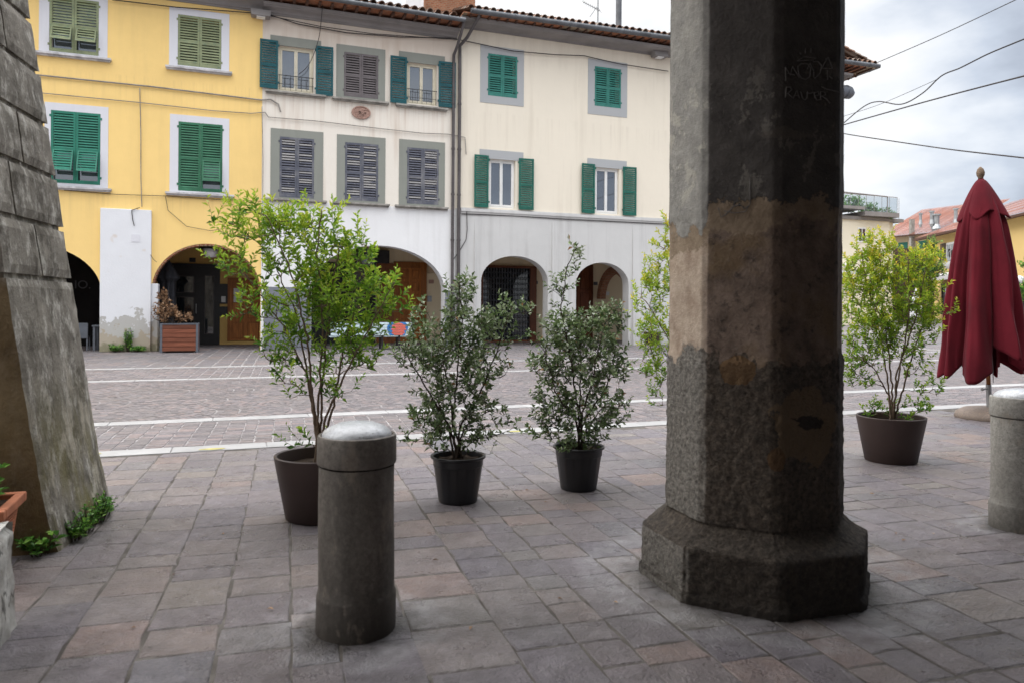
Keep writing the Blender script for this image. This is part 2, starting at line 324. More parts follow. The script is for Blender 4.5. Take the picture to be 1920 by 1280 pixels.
# ------------------------------------------------------------------ world, sun, camera
W = bpy.data.worlds.new('World'); SC.world = W; W.use_nodes = True; wt = W.node_tree; wt.nodes.clear()
wo = wt.nodes.new('ShaderNodeOutputWorld'); bg = wt.nodes.new('ShaderNodeBackground'); wt.links.new(bg.outputs[0], wo.inputs[0])
SUN_EL, SUN_AZ = radians(40), radians(288)
sky = wt.nodes.new('ShaderNodeTexSky'); sky.sky_type = 'NISHITA'; sky.sun_disc = False; sky.sun_elevation = SUN_EL; sky.sun_rotation = SUN_AZ
tc = wt.nodes.new('ShaderNodeTexCoord'); sx = wt.nodes.new('ShaderNodeSeparateXYZ'); wt.links.new(tc.outputs['Generated'], sx.inputs[0])
mp = wt.nodes.new('ShaderNodeMapping'); mp.inputs['Scale'].default_value = (1.0, 1.0, 2.2); wt.links.new(tc.outputs['Generated'], mp.inputs['Vector'])
cn = wt.nodes.new('ShaderNodeTexNoise'); cn.inputs['Scale'].default_value = 3.2; cn.inputs['Detail'].default_value = 6; cn.inputs['Roughness'].default_value = .5; wt.links.new(mp.outputs[0], cn.inputs['Vector'])
# west side of the sky is brighter, the east side blue-grey
dt = wt.nodes.new('ShaderNodeVectorMath'); dt.operation = 'DOT_PRODUCT'; dt.inputs[1].default_value = (-.85, .3, .35); wt.links.new(tc.outputs['Generated'], dt.inputs[0])
ad = wt.nodes.new('ShaderNodeMath'); ad.operation = 'MULTIPLY_ADD'; ad.inputs[1].default_value = .62; wt.links.new(dt.outputs['Value'], ad.inputs[0]); nm = wt.nodes.new('ShaderNodeMath'); nm.operation = 'MULTIPLY_ADD'; nm.inputs[1].default_value = 1.9; nm.inputs[2].default_value = -.44; wt.links.new(cn.outputs['Fac'], nm.inputs[0]); wt.links.new(nm.outputs[0], ad.inputs[2])
cr = wt.nodes.new('ShaderNodeValToRGB'); wt.links.new(ad.outputs[0], cr.inputs[0]); e = cr.color_ramp.elements
e[0].position = .05; e[0].color = (.46, .51, .6, 1); e[1].position = .52; e[1].color = (1, 1, 1, 1); e.new(.18).color = (.6, .66, .76, 1); e.new(.33).color = (.82, .86, .92, 1)
zr = wt.nodes.new('ShaderNodeMapRange'); zr.inputs[1].default_value = .42; zr.inputs[2].default_value = 1.0; zr.inputs[3].default_value = 11.5; zr.inputs[4].default_value = 59.0; wt.links.new(sx.outputs[2], zr.inputs[0])
vm = wt.nodes.new('ShaderNodeVectorMath'); vm.operation = 'SCALE'; wt.links.new(cr.outputs[0], vm.inputs[0]); wt.links.new(zr.outputs[0], vm.inputs['Scale'])
mx = wt.nodes.new('ShaderNodeMix'); mx.data_type = 'RGBA'; mx.inputs[0].default_value = .9; wt.links.new(sky.outputs[0], mx.inputs[6]); wt.links.new(vm.outputs[0], mx.inputs[7])
wt.links.new(mx.outputs[2], bg.inputs[0]); bg.inputs[1].default_value = .1
sl = bpy.data.lights.new('sun', 'SUN'); sl.energy = 1.1; sl.angle = radians(25); sl.color = (1, .975, .94)
so = bpy.data.objects.new('sun', sl); COL.objects.link(so)
sd = Vector((sin(SUN_AZ) * cos(SUN_EL), cos(SUN_AZ) * cos(SUN_EL), sin(SUN_EL)))
so.rotation_euler = sd.to_track_quat('Z', 'Y').to_euler()
cd = bpy.data.cameras.new('camera'); cam = bpy.data.objects.new('camera', cd); COL.objects.link(cam); SC.camera = cam
cd.sensor_width = 36; cd.lens = 36 * FPX / 1920; cd.shift_y = -(640 - HY) / 1920; cd.clip_end = 3000; cd.clip_start = .05
mw = Matrix.Identity(4)
for i, v in enumerate((Rv, Uv, -Fv)):
    for j in range(3): mw[j][i] = v[j]
mw.translation = CAM; cam.matrix_world = mw
cd.dof.use_dof = True; cd.dof.focus_distance = 10; cd.dof.aperture_fstop = 2.6
SC.view_settings.view_transform = 'Standard'; SC.view_settings.look = 'None'; SC.view_settings.exposure = 0
SC.cycles.max_bounces = 7; SC.cycles.transparent_max_bounces = 12
# ------------------------------------------------------------------ ground
def gz(x, y=0): return .031 * max(0, x - 25) * (1 if x < 110 else 0) + (0 if x < 110 else .031 * 85)
m = MB()
xs = [-400, -100, -40, -10, 0, 12, 25, 40, 60, 80, 110, 160, 700]; ys = [-300, -60, -10, 5, 20, 30, 60, 120, 800]
for i in range(len(xs) - 1):
    for j in range(len(ys) - 1):
        m.face([(xs[i], ys[j], gz(xs[i]) - .03), (xs[i + 1], ys[j], gz(xs[i + 1]) - .03), (xs[i + 1], ys[j + 1], gz(xs[i + 1]) - .03), (xs[i], ys[j + 1], gz(xs[i]) - .03)])
m.build('ground', M['slab_far'], kind='structure')
PH = radians(3.8)
def g2w(u, v): return (u * cos(PH) + v * sin(PH), -u * sin(PH) + v * cos(PH))
def slab(m, cs, z, bev, jit, t, tiltz=0.0):
    """cs: four corners (x,y); 8-gon worn slab with bevelled rim"""
    n = 4; pts = []
    for i in range(4):
        a = cs[i]; b = cs[(i + 1) % 4]
        pts.append((a[0] + random.uniform(-jit, jit), a[1] + random.uniform(-jit, jit)))
        k = random.uniform(.35, .65); pts.append((a[0] * (1 - k) + b[0] * k + random.uniform(-jit, jit), a[1] * (1 - k) + b[1] * k + random.uniform(-jit, jit)))
    cx = sum(p[0] for p in pts) / 8; cy = sum(p[1] for p in pts) / 8
    k0 = len(m.v); tx = random.uniform(-tiltz, tiltz); ty = random.uniform(-tiltz, tiltz)
    for s_, dz in ((1, -.02), (1, -bev * .9), (None, 0)):
        for i, p in enumerate(pts):
            dx, dy = p[0] - cx, p[1] - cy
            if s_ is None:
                L = sqrt(dx * dx + dy * dy); q = 1 - bev * (1.5 if i % 2 == 0 else 1) / L; dx *= q; dy *= q
            m.v.append((cx + dx, cy + dy, z + gz(cx + dx) + dz + (dx * tx + dy * ty)))
    for a in (0, 8):
        for i in range(8):
            j = (i + 1) % 8; m.f.append((k0 + a + i, k0 + a + j, k0 + a + 8 + j, k0 + a + 8 + i)); m.t.append(t)
    m.f.append(tuple(k0 + 16 + i for i in range(8))); m.t.append(t)
def pave(name, mat, u0, u1, y0, y1, wr, lr, gap0, z, bev, jit, tilt=0.0, skip=None, dens=None):
    m = MB(); u = u0; L = y1 - y0 + 6
    while u < u1:
        w = random.uniform(*wr); v = y0 - 3 + random.uniform(0, lr[1])
        ul = u
        while v < y1 + 3:
            l = random.uniform(*lr)
            if random.random() < .12: l *= 1.5
            gap = gap0 * random.choice((.35, .6, .8, 1, 1.5))
            cs = [g2w(ul + gap / 2, v + gap / 2), g2w(ul + w - gap / 2, v + gap / 2), g2w(ul + w - gap / 2, v + l - gap / 2), g2w(ul + gap / 2, v + l - gap / 2)]
            v += l
            cy = sum(c[1] for c in cs) / 4
            if cy > y1 or cy < y0: continue
            cs = [(c[0], min(max(c[1], y0), y1)) for c in cs]
            if abs(cs[0][1] - cs[3][1]) < .05: continue
            if skip and skip(cs[0][0], cy): continue
            slab(m, cs, z, bev, jit, random.random(), tilt)
        u += w
    return m.build(name, mat, kind='structure')
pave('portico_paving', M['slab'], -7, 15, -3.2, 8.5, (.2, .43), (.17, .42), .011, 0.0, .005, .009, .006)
def sheet(name, mat, x0, x1, y0, y1, z, n=30):
    m = MB()
    for i in range(n):
        a = x0 + (x1 - x0) * i / n; b = x0 + (x1 - x0) * (i + 1) / n
        m.face([(a, y0, z + gz(a)), (b, y0, z + gz(b)), (b, y1, z + gz(b)), (a, y1, z + gz(a))])
    return m.build(name, mat, kind='structure')
sheet('portico_joint_bed', M['mortar_near'], -12, 45, -4, 8.52, -.0035)
sheet('plaza_joint_bed', M['mortar_far'], -25, 70, 8.52, 32.5, -.007, 60)
pave('plaza_paving', M['slab'], 15, 34, 3.5, 8.5, (.3, .5), (.3, .6), .02, 0.0, .006, .008)
pave('cobble_band', M['cobble'], -9, 27, 8.86, 10.67, (.15, .21), (.085, .13), .02, 0.0, .004, .006)
pave('far_cobble_band', M['cobble'], -18, 44, 16.9, 19.76, (.17, .24), (.11, .16), .03, 0.0, .004, .006)
pave('facade_pavement', M['slab_far'], -20, 40, 20.04, 31.2, (.28, .44), (.25, .5), .045, 0.0, .005, .008)
# segmental arc cobbles
m = MB()
rows = 4; RH = (16.62 - 10.98) / rows; rad = RH * .72
for r in range(rows):
    yc = 10.98 + RH * (r + .5); x = -15 + random.random()
    while x < 42:
        x += .1 + (.022 if random.random() < .12 else 0)
        amax = math.asin(RH / 2 / rad); na = 13
        for i in range(na):
            a0 = -amax + 2 * amax * i / na + .006; a1 = -amax + 2 * amax * (i + 1) / na - .006
            ri, ro = rad - .044, rad + .052; j = lambda: random.uniform(-.006, .006)
            q = [(x + ri * cos(a0) + j(), yc + ri * sin(a0) + j()), (x + ro * cos(a0) + j(), yc + ro * sin(a0) + j()), (x + ro * cos(a1) + j(), yc + ro * sin(a1) + j()), (x + ri * cos(a1) + j(), yc + ri * sin(a1) + j())]
            tz = random.uniform(-.002, .002)
            m.face([(p[0], min(max(p[1], 10.98), 16.62), gz(p[0]) + tz) for p in q], random.random())
m.build('fan_cobbles', M['cobble'], kind='structure')
for (ya, yb) in ((8.53, 8.84), (10.68, 10.97), (16.63, 16.88), (19.77, 20.03)):
    m = MB(); x = -14
    while x < 62:
        l = random.uniform(.8, 1.3); 
        c = [(x + .004, ya), (x + l - .004, ya), (x + l - .004, yb), (x + .004, yb)]
        slab(m, c, .004, .004, .003, random.random()); x += l
    m.build('white_stone_strip', M['travert'], kind='structure')
for px, py, w in ((400, 842, .3), (172, 851, .18), (965, 809, .22)):
    p = on_ground(px, py); m = MB(); x = p.x
    pts = []
    for i in range(14):
        a = 2 * pi * i / 14; pts.append((p.x + w / 2 * cos(a) * random.uniform(.7, 1.1), min(8.7, p.y) + .05 * sin(a) * random.uniform(.6, 1.2), .009))
    m.face(pts); m.build('paint_mark', M['yellow_mark'], kind='structure')
# ------------------------------------------------------------------ plate with holes (2D filled curve -> mesh)
def ell(cx, hw, spring, rise, z0=0.0, n=28):
    pts = [(cx + hw, z0)] if z0 is not None else []
    pts += [(cx + hw * cos(pi * i / n), spring + rise * sin(pi * i / n)) for i in range(n + 1)]
    if z0 is not None: pts += [(cx - hw, z0)]
    return pts
def plate(name, mat, outline, holes, y0, y1, parent=None, label=None):
    cu = bpy.data.curves.new('tmp', 'CURVE'); cu.dimensions = '2D'; cu.fill_mode = 'BOTH'; cu.extrude = (y1 - y0) / 2
    for poly in [outline] + holes:
        sp = cu.splines.new('POLY'); sp.points.add(len(poly) - 1); sp.use_cyclic_u = True
        for i, p in enumerate(poly): sp.points[i].co = (p[0], p[1], 0, 1)
    ob = bpy.data.objects.new('tmp', cu); COL.objects.link(ob); dg = bpy.context.evaluated_depsgraph_get()
    me = bpy.data.meshes.new_from_object(ob.evaluated_get(dg)); bpy.data.objects.remove(ob); bpy.data.curves.remove(cu)
    yc = (y0 + y1) / 2
    for v in me.vertices: x, y, z = v.co; v.co = (x, yc - z, y)
    me.name = name; me.materials.clear(); me.materials.append(mat)
    me.polygons.foreach_set('use_smooth', [False] * len(me.polygons))
    o = bpy.data.objects.new(name, me); COL.objects.link(o)
    if parent is not None: o.parent = parent; o.matrix_parent_inverse = WM(parent).inverted()
    if label: o['label'] = label
    return o
D = 27.0; WT = .5; BY = 30.8
FP = Plane((0, D), (1, 0)); BP = Plane((0, BY), (1, 0))
def rc(r): a, b, c, d = r; return [(a, c), (b, c), (b, d), (a, d)]
# shutters ------------------------------------------------------------
def slats(m, fn, a0, a1, z0, z1, step=.083, th=.012, dep=.03):
    n = max(2, int((z1 - z0) / step)); st = (z1 - z0) / n
    for i in range(n):
        z = z0 + st * (i + .5)
        c = [fn(a0, z - st * .44, dep / 2), fn(a1, z - st * .44, dep / 2), fn(a1, z + st * .16, -dep / 2), fn(a0, z + st * .16, -dep / 2)]
        d = [fn(a0, z - st * .44 + th, dep / 2), fn(a1, z - st * .44 + th, dep / 2), fn(a1, z + st * .16 + th, -dep / 2), fn(a0, z + st * .16 + th, -dep / 2)]
        m.quads8(c + d, random.random())
def shutter(P, r, mat, parent, o=.0, tilt=0.0, split=.47, yaw=0.0, hinge=0):
    """one louvred leaf filling rect r; tilt = lower half pushed outwards (radians)"""
    a0, a1, z0, z1 = r; m = MB(); sw = .065
    piv = a0 if hinge == 0 else a1
    def base(a, z, q):
        if yaw:
            da = a - piv; return P.pt(piv + da * cos(yaw), z, o + q + abs(da) * sin(yaw))
        return P.pt(a, z, o + q)
    def bx(a, b, c, d, q0=-.02, q1=.02, fn=None):
        fn = fn or base
        m.quads8([fn(a, c, q1), fn(b, c, q1), fn(b, c, q0), fn(a, c, q0), fn(a, d, q1), fn(b, d, q1), fn(b, d, q0), fn(a, d, q0)], .6)
    bx(a0, a0 + sw, z0, z1); bx(a1 - sw, a1, z0, z1); bx(a0 + sw, a1 - sw, z1 - .08, z1); bx(a0 + sw, a1 - sw, z0, z0 + .11)
    zm = z0 + (z1 - z0) * split
    if not tilt:
        bx(a0 + sw, a1 - sw, zm - .035, zm + .035); slats(m, base, a0 + sw, a1 - sw, z0 + .11, zm - .035); slats(m, base, a0 + sw, a1 - sw, zm + .035, z1 - .08)
    else:
        bx(a0 + sw, a1 - sw, zm - .02, zm + .035); slats(m, base, a0 + sw, a1 - sw, zm + .035, z1 - .08)
        def fn(a, z, q):
            dz = zm - z; return P.pt(a, zm - dz * cos(tilt), o + .03 + dz * sin(tilt) + q)
        b0, b1 = a0 + sw * .9, a1 - sw * .9; zb = z0 + .3
        bx(b0, b0 + .04, zb, zm - .02, fn=fn); bx(b1 - .04, b1, zb, zm - .02, fn=fn); bx(b0 + .04, b1 - .04, zb, zb + .05, fn=fn); bx(b0 + .04, b1 - .04, zm - .06, zm - .02, fn=fn)
        slats(m, fn, b0 + .04, b1 - .04, zb + .05, zm - .06)
    # iron hinges
    side = a0 if hinge == 0 else a1
    for zz in (z0 + .18, z1 - .2):
        d = -.045 if hinge == 0 else .045
        m.quads8([base(min(side, side + d), zz, .03), base(max(side, side + d), zz, .03), base(max(side, side + d), zz, 0), base(min(side, side + d), zz, 0), base(min(side, side + d), zz + .07, .03), base(max(side, side + d), zz + .07, .03), base(max(side, side + d), zz + .07, 0), base(min(side, side + d), zz + .07, 0)], .1)
    return m.build('shutter', mat, parent)
def sillpart(P, a0, a1, z, mat, parent, h=.11, d=.16):
    m = MB(); n = 10
    for i in range(n):
        x0 = a0 + (a1 - a0) * i / n; x1 = a0 + (a1 - a0) * (i + 1) / n; q = random.uniform(-.006, .006)
        m.pbox(P, x0, x1, z - h * .55 + q * .4, z, -.02, d + q); m.pbox(P, x0 + (.03 if i == 0 else 0), x1 - (.03 if i == n - 1 else 0), z - h, z - h * .55 + q * .4, -.02, d * .6 + q)
    return m.build('sill', mat, parent)
def surround(P, outer, inner, mat, parent_thing, o=.012):
    m = MB(); a0, a1, c0, c1 = outer; b0, b1, d0, d1 = inner
    if b0 > a0: m.pbox(P, a0, b0, c0, c1, -.03, o)
    if a1 > b1: m.pbox(P, b1, a1, c0, c1, -.03, o)
    if c1 > d1: m.pbox(P, b0, b1, d1, c1, -.03, o)
    if d0 > c0: m.pbox(P, b0, b1, c0, d0, -.03, o)
    return m.build('window', mat, parent_thing)
def closed_window(P, house, r, sur, smat, hmat, sill=None, sillmat=None, tilt=(0, 0), room=True):
    w = surround(P, sur, r, smat, house)
    mid = (r[0] + r[1]) / 2
    shutter(P, (r[0] + .005, mid - .004, r[2], r[3]), hmat, w, -.005, tilt[0], hinge=0)
    shutter(P, (mid + .004, r[1] - .005, r[2], r[3]), hmat, w, -.005, tilt[1], hinge=1)
    if sill: sillpart(P, sill[0], sill[1], sill[2], sillmat, w)
    if tilt[0] or tilt[1]:
        m = MB(); 
        for (a, b) in ((r[0] + .06, mid - .03), (mid + .03, r[1] - .06)):
            m.pbox(P, a, b, r[2] + .1, r[3] - .1, -.16, -.15)
        m.build('pane', M['glass'], w)
        m = MB()
        m.pbox(P, r[0], r[0] + .07, r[2], r[3], -.2, -.13); m.pbox(P, r[1] - .07, r[1], r[2], r[3], -.2, -.13); m.pbox(P, mid - .04, mid + .04, r[2], r[3], -.2, -.13); m.pbox(P, r[0] + .07, mid - .04, r[2], r[2] + .1, -.2, -.13); m.pbox(P, mid + .04, r[1] - .07, r[2], r[2] + .1, -.2, -.13)
        m.build('frame', M['white_paint'], w)
    return w
def sash(P, r, fmat, parent, o=-.12, fw=.065, curtain=None):
    a0, a1, z0, z1 = r; mid = (a0 + a1) / 2; m = MB()
    m.pbox(P, a0, a0 + fw, z0, z1, o - .06, o); m.pbox(P, a1 - fw, a1, z0, z1, o - .06, o)
    m.pbox(P, a0 + fw, a1 - fw, z1 - fw, z1, o - .06, o); m.pbox(P, a0 + fw, a1 - fw, z0, z0 + fw, o - .06, o)
    for (b0, b1) in ((a0 + fw, mid), (mid, a1 - fw)):
        s2 = .055; q0, q1 = o - .05, o + .012
        m.pbox(P, b0 + .003, b0 + s2, z0 + fw + .003, z1 - fw - .003, q0, q1); m.pbox(P, b1 - s2, b1 - .003, z0 + fw + .003, z1 - fw - .003, q0, q1)
        m.pbox(P, b0 + s2, b1 - s2, z1 - fw - s2, z1 - fw - .003, q0, q1); m.pbox(P, b0 + s2, b1 - s2, z0 + fw + .003, z0 + fw + s2 + .02, q0, q1)
    m.pbox(P, mid - .012, mid + .012, (z0 + z1) / 2 - .06, (z0 + z1) / 2 + .06, o + .012, o + .035, .1)
    m.build('frame', fmat, parent)
    m = MB()
    for (b0, b1) in ((a0 + fw, mid), (mid, a1 - fw)): m.pbox(P, b0 + .05, b1 - .05, z0 + fw + .05, z1 - fw - .05, o - .03, o - .025)
    m.build('pane', M['glass'], parent)
    if curtain:
        m = MB(); n = 46
        for i in range(n):
            x0 = a0 + fw + (a1 - a0 - 2 * fw) * i / n; x1 = a0 + fw + (a1 - a0 - 2 * fw) * (i + 1) / n
            f = lambda x: o - .12 + .025 * sin(x * 60) + .012 * sin(x * 23)
            m.face([P.pt(x0, z0 + .05, f(x0)), P.pt(x1, z0 + .05, f(x1)), P.pt(x1, z0 + (z1 - z0) * curtain, f(x1)), P.pt(x0, z0 + (z1 - z0) * curtain, f(x0))])
        m.build('curtain', M['curtain'], parent)
def open_window(P, house, r, sur, smat, hmat, left, right, fmat, sill=None, sillmat=None, rail=False, curtain=None):
    w = surround(P, sur, r, smat, house)
    m = MB(); m.pbox(P, r[0] - .02, r[0] + .01, r[2], r[3], -.3, .005); m.pbox(P, r[1] - .01, r[1] + .02, r[2], r[3], -.3, .005); 
    sash(P, (r[0] + .01, r[1] - .01, r[2], r[3]), fmat, w, curtain=curtain)
    shutter(P, left, hmat, w, .06, hinge=1, yaw=.06); shutter(P, right, hmat, w, .06, hinge=0, yaw=.06)
    if sill: sillpart(P, sill[0], sill[1], sill[2], sillmat, w)
    if rail:
        m = MB(); zb, zt = r[2] + .02, r[2] + .52; n = 7
        m.tube([P.pt(r[0], zt, .03), P.pt(r[1], zt, .03)], .014); m.tube([P.pt(r[0], zb + .2, .03), P.pt(r[1], zb + .2, .03)], .009)
        for i in range(n): 
            a = r[0] + .04 + (r[1] - r[0] - .08) * i / (n - 1); m.tube([P.pt(a, zb, .03), P.pt(a, zt, .03)], .008)
        m.build('railing', M['black'], w)
    return w
# roof tiles ------------------------------------------------------------
def tiles(m, x0, x1, ye, ze, length, slope, hip=None, dirx=(1, 0), diry=(0, 1), pitch=.29, rise=0.0):
    """barrel tiles in rows that run up the slope; the origin is (x0 along dirx), eave at ye"""
    n = int((x1 - x0) / pitch); cs, sn = cos(slope), sin(slope)
    def W(a, s, h): # a along eave, s up slope, h normal
        y = s * cs - h * sn; z = s * sn + h * cs
        return (dirx[0] * a + diry[0] * (ye + y), dirx[1] * a + diry[1] * (ye + y), ze + z + rise * (a - x0))
    for i in range(n):
        a = x0 + pitch * (i + .5) + random.uniform(-.012, .012)
        L = length if hip is None else min(length, max(0, (x1 - a) / cs))
        k = int(L / .36)
        for j in range(max(1, k)):
            s0 = j * .36 - .05 + random.uniform(-.02, .02); s1 = s0 + .43; t = random.random(); r0, r1 = .115, .09; lift = .03
            pts = 6; k0 = len(m.v)
            for (s_, rr, hh) in ((s0, r0, lift + .012), (s1, r1, lift - .012)):
                for q in range(pts + 1):
                    an = pi * q / pts; m.v.append(W(a + rr * cos(an), s_, hh + rr * sin(an)))
            for (s_, rr, hh) in ((s0, r0 - .016, lift + .012),):
                for q in range(pts + 1):
                    an = pi * q / pts; m.v.append(W(a + rr * cos(an), s_, hh + rr * sin(an)))
            for q in range(pts):
                m.f.append((k0 + q, k0 + q + 1, k0 + pts + 1 + q + 1, k0 + pts + 1 + q)); m.t.append(t)
                m.f.append((k0 + q, k0 + 2 * (pts + 1) + q, k0 + 2 * (pts + 1) + q + 1, k0 + q + 1)); m.t.append(t * .8)
        # channel tile between rows
        m.face([W(a + pitch / 2 - .09, -.1, .015), W(a + pitch / 2, -.1, -.015), W(a + pitch / 2, max(L, .4), -.015), W(a + pitch / 2 - .09, max(L, .4), .015)], random.random())
        m.face([W(a + pitch / 2, -.1, -.015), W(a + pitch / 2 + .09, -.1, .015), W(a + pitch / 2 + .09, max(L, .4), .015), W(a + pitch / 2, max(L, .4), -.015)], random.random())
def cornice(P, a0, a1, z0, z1, proj, mat, parent, moulded=True):
    prof = [(0, z0), (.05, z0), (.05, z0 + .05), (.1, z0 + .07)]
    H = z1 - z0
    for i in range(1, 8):
        q = i / 7 * pi / 2; prof.append((.1 + (proj - .25) * (1 - cos(q)), z0 + .07 + (H - .2) * sin(q) ** .9))
    prof += [(proj - .12, z1 - .1), (proj - .05, z1 - .1), (proj - .05, z1), (0, z1)]
    m = MB(); k = len(prof)
    A = [P.pt(a0, z, o) for (o, z) in prof]; B = [P.pt(a1, z, o) for (o, z) in prof]
    for i in range(k): m.face([A[i], B[i], B[(i + 1) % k], A[(i + 1) % k]])
    m.face(A); m.face(B[::-1])
    return m.build('cornice', mat, parent)
def gutter(pts, parent, r=.085):
    m = MB(); m.tube(pts, r, 10)
    a = Vector(pts[0]); b = Vector(pts[-1]); L = (b - a).length; n = int(L / 1.1)
    for i in range(n):
        p = a.lerp(b, (i + .5) / n); m.tube([p - (b - a).normalized() * .02, p + (b - a).normalized() * .02], r + .012, 10, .8)
    return m.build('gutter', M['gutter'], parent, smooth=True, angle=40)
def cable(name, pts, r, label, mat='cable', sub=6, sag=0.0, group='cables along the facades'):
    out = []
    for i in range(len(pts) - 1):
        a, b = Vector(pts[i]), Vector(pts[i + 1])
        for j in range(sub):
            t = j / sub; p = a.lerp(b, t); p.z -= sag * 4 * t * (1 - t); out.append(p)
    out.append(Vector(pts[-1])); m = MB(); m.tube(out, r * .72, 5)
    o = m.build(name, M[mat], smooth=True); rebase(o, out[0]); return tag(o, label, 'cable', group)
def Fc(lst, o=.05): return [FP.pt(*FP.px(x, y, o), o) for x, y in lst]

# ================================================================== HOUSE 1 (yellow)
X12, X23, XE = .9, 7.8, 26.3
h1 = thing('yellow_house', 'bright yellow three-storey house with green louvred shutters and arcade', 'house', (-4, D, 0))
r1 = (-5.44, -4.07, 9.44, 11.17); r2 = (-1.76, -.42, 9.44, 11.11); r3 = (-5.38, -4.0, 5.32, 7.59); r4 = (-1.72, -.36, 5.29, 7.57)
zt1 = 11.6
out = [(-22, 0)] + ell(-10.8, 1.9, 1.95, 1.5)[::-1] + ell(-6.0, 2.05, 1.9, 1.5)[::-1] + ell(-.8, 1.69, 2.0, 1.56)[::-1] + [(X12, 0), (X12, zt1), (-22, zt1)]
plate('wall', M['yellow'], out, [rc(r1), rc(r2), rc(r3), rc(r4), rc((-10.2, -8.9, 5.3, 7.6)), rc((-10.2, -8.9, 9.4, 11.1))], D, D + WT, h1)
def S(P, lst, o=.012):
    a = [P.px(x, y, o) for x, y in lst]; return (min(p[0] for p in a[::2]), max(p[0] for p in a[1::2]), sum(p[1] for p in a[2:]) / 2, sum(p[1] for p in a[:2]) / 2)
closed_window(FP, h1, r1, (-5.72, -3.82, 9.36, 11.4), M['sur_white'], M['sh_olive'], (-5.85, -3.7, 9.37), M['sillw'], (.42, .42))
closed_window(FP, h1, r2, (-2.02, -.17, 9.35, 11.33), M['sur_white'], M['sh_olive'], (-2.12, -.07, 9.36), M['sillw'])
closed_window(FP, h1, r3, (-5.55, -3.78, 5.2, 7.83), M['sur_white'], M['sh_green'], (-5.7, -3.67, 5.21), M['sillw'], (.42, .42))
closed_window(FP, h1, r4, (-1.98, -.15, 5.2, 7.8), M['sur_white'], M['sh_green2'], (-2.1, .02, 5.22), M['sillw'], (0, .3))
for z0, z1 in ((5.3, 7.6), (9.4, 11.1)): closed_window(FP, h1, (-10.2, -8.9, z0, z1), (-10.45, -8.65, z0 - .1, z1 + .22), M['sur_white'], M['sh_green'], (-10.6, -8.5, z0 - .1), M['sillw'])
m = MB(); m.box(-22, X12 - .02, D + 1.2, D + 1.25, 4.2, 11.6); m.box(-22, X12 - .02, D + WT, D + 1.2, 4.15, 4.2); m.box(-22, X12 - .02, D + WT, D + 1.2, 8.2, 8.35); m.box(-22, X12 - .02, D + WT, D + 1.2, 11.6, 11.7); m.build('rooms', M['dark_room'], h1)
# white render pier in front of the wall, brick arch edge
def pier_mat():
    m = NT('peeling white render'); base = (.74, .75, .78)
    c = m.mix(m.ramp(m.noise(1.2, 6, .6), .4, .7, 0, .3), base, (.6, .6, .62))
    c = m.mix(m.ramp(m.noise(2.4, 2, .4), .72, .8, 0, .5), c, (.6, .48, .35))
    z = m.z(); k = m.math('ADD', m.math('MULTIPLY', z, -.36), m.noise(2.6, 6, .62))
    c = m.mix(m.ramp(k, .1, .115), c, (.45, .44, .42)); c = m.mix(m.ramp(k, .28, .3), c, (.40, .35, .28))
    k2 = m.math('ADD', m.math('MULTIPLY', z, -.8), m.noise(4, 5, .6)); c = m.mix(m.ramp(k2, .25, .4, 0, .8), c, (.2, .19, .12))
    m.bump(m.math('ADD', m.noise(20, 4), m.math('MULTIPLY', m.ramp(k, .1, .115), -1.5)), .4, .012); return m.done(c, .9, .15)
M['pier'] = pier_mat()
m = MB(); P26 = Plane((0, D - .14), (1, 0)); a, _ = P26.px(187, 520); b, _ = P26.px(283, 520); m.box(a, b, D - .14, D + WT + .05, 0, 4.58); m.box(b, b + .2, D - .02, D + WT + .04, 0, 2.2)
PA, PBx = a, b
m.build('pier_wall', M['pier'], h1, bevel=.015, label='white render pier with flaking paint at its foot')
m = MB(); mm = P26.rect(246, 440, 262, 454); m.pbox(P26, mm[0], mm[1], mm[2], mm[3], 0, .012); m.build('meter_cover', M['sur_white'], h1)
m = MB()
for i in range(40):
    q0 = pi * i / 40 + .005; q1 = pi * (i + 1) / 40 - .005
    def pp(q, k): return (-.8 + (1.69 + k) * cos(q), 2.0 + (1.56 + k) * sin(q))
    A, B, C, Dd = pp(q0, -.06), pp(q0, .0), pp(q1, .0), pp(q1, -.06)
    y0, y1 = D + .012 + random.uniform(-.008, .008), D + .46
    m.quads8([(A[0], y0, A[1]), (B[0], y0, B[1]), (B[0], y1, B[1]), (A[0], y1, A[1]), (Dd[0], y0, Dd[1]), (C[0], y0, C[1]), (C[0], y1, C[1]), (Dd[0], y1, Dd[1])], random.random())
m.build('arch_bricks', M['brick'], h1)
cornice(FP, -22, X12, 11.52, 11.93, .75, M['cornice'], h1)
gutter([(-22, D - .78, 12.0), (X12 - .1, D - .78, 12.0)], h1)
m = MB(); tiles(m, -22, X12, D - .78, 12.09, 6, radians(17)); m.face([(-22, D - .8, 12.06), (X12, D - .8, 12.06), (X12, D + 6, 14.1), (-22, D + 6, 14.1)], .1); m.build('roof', M['tile'], h1)
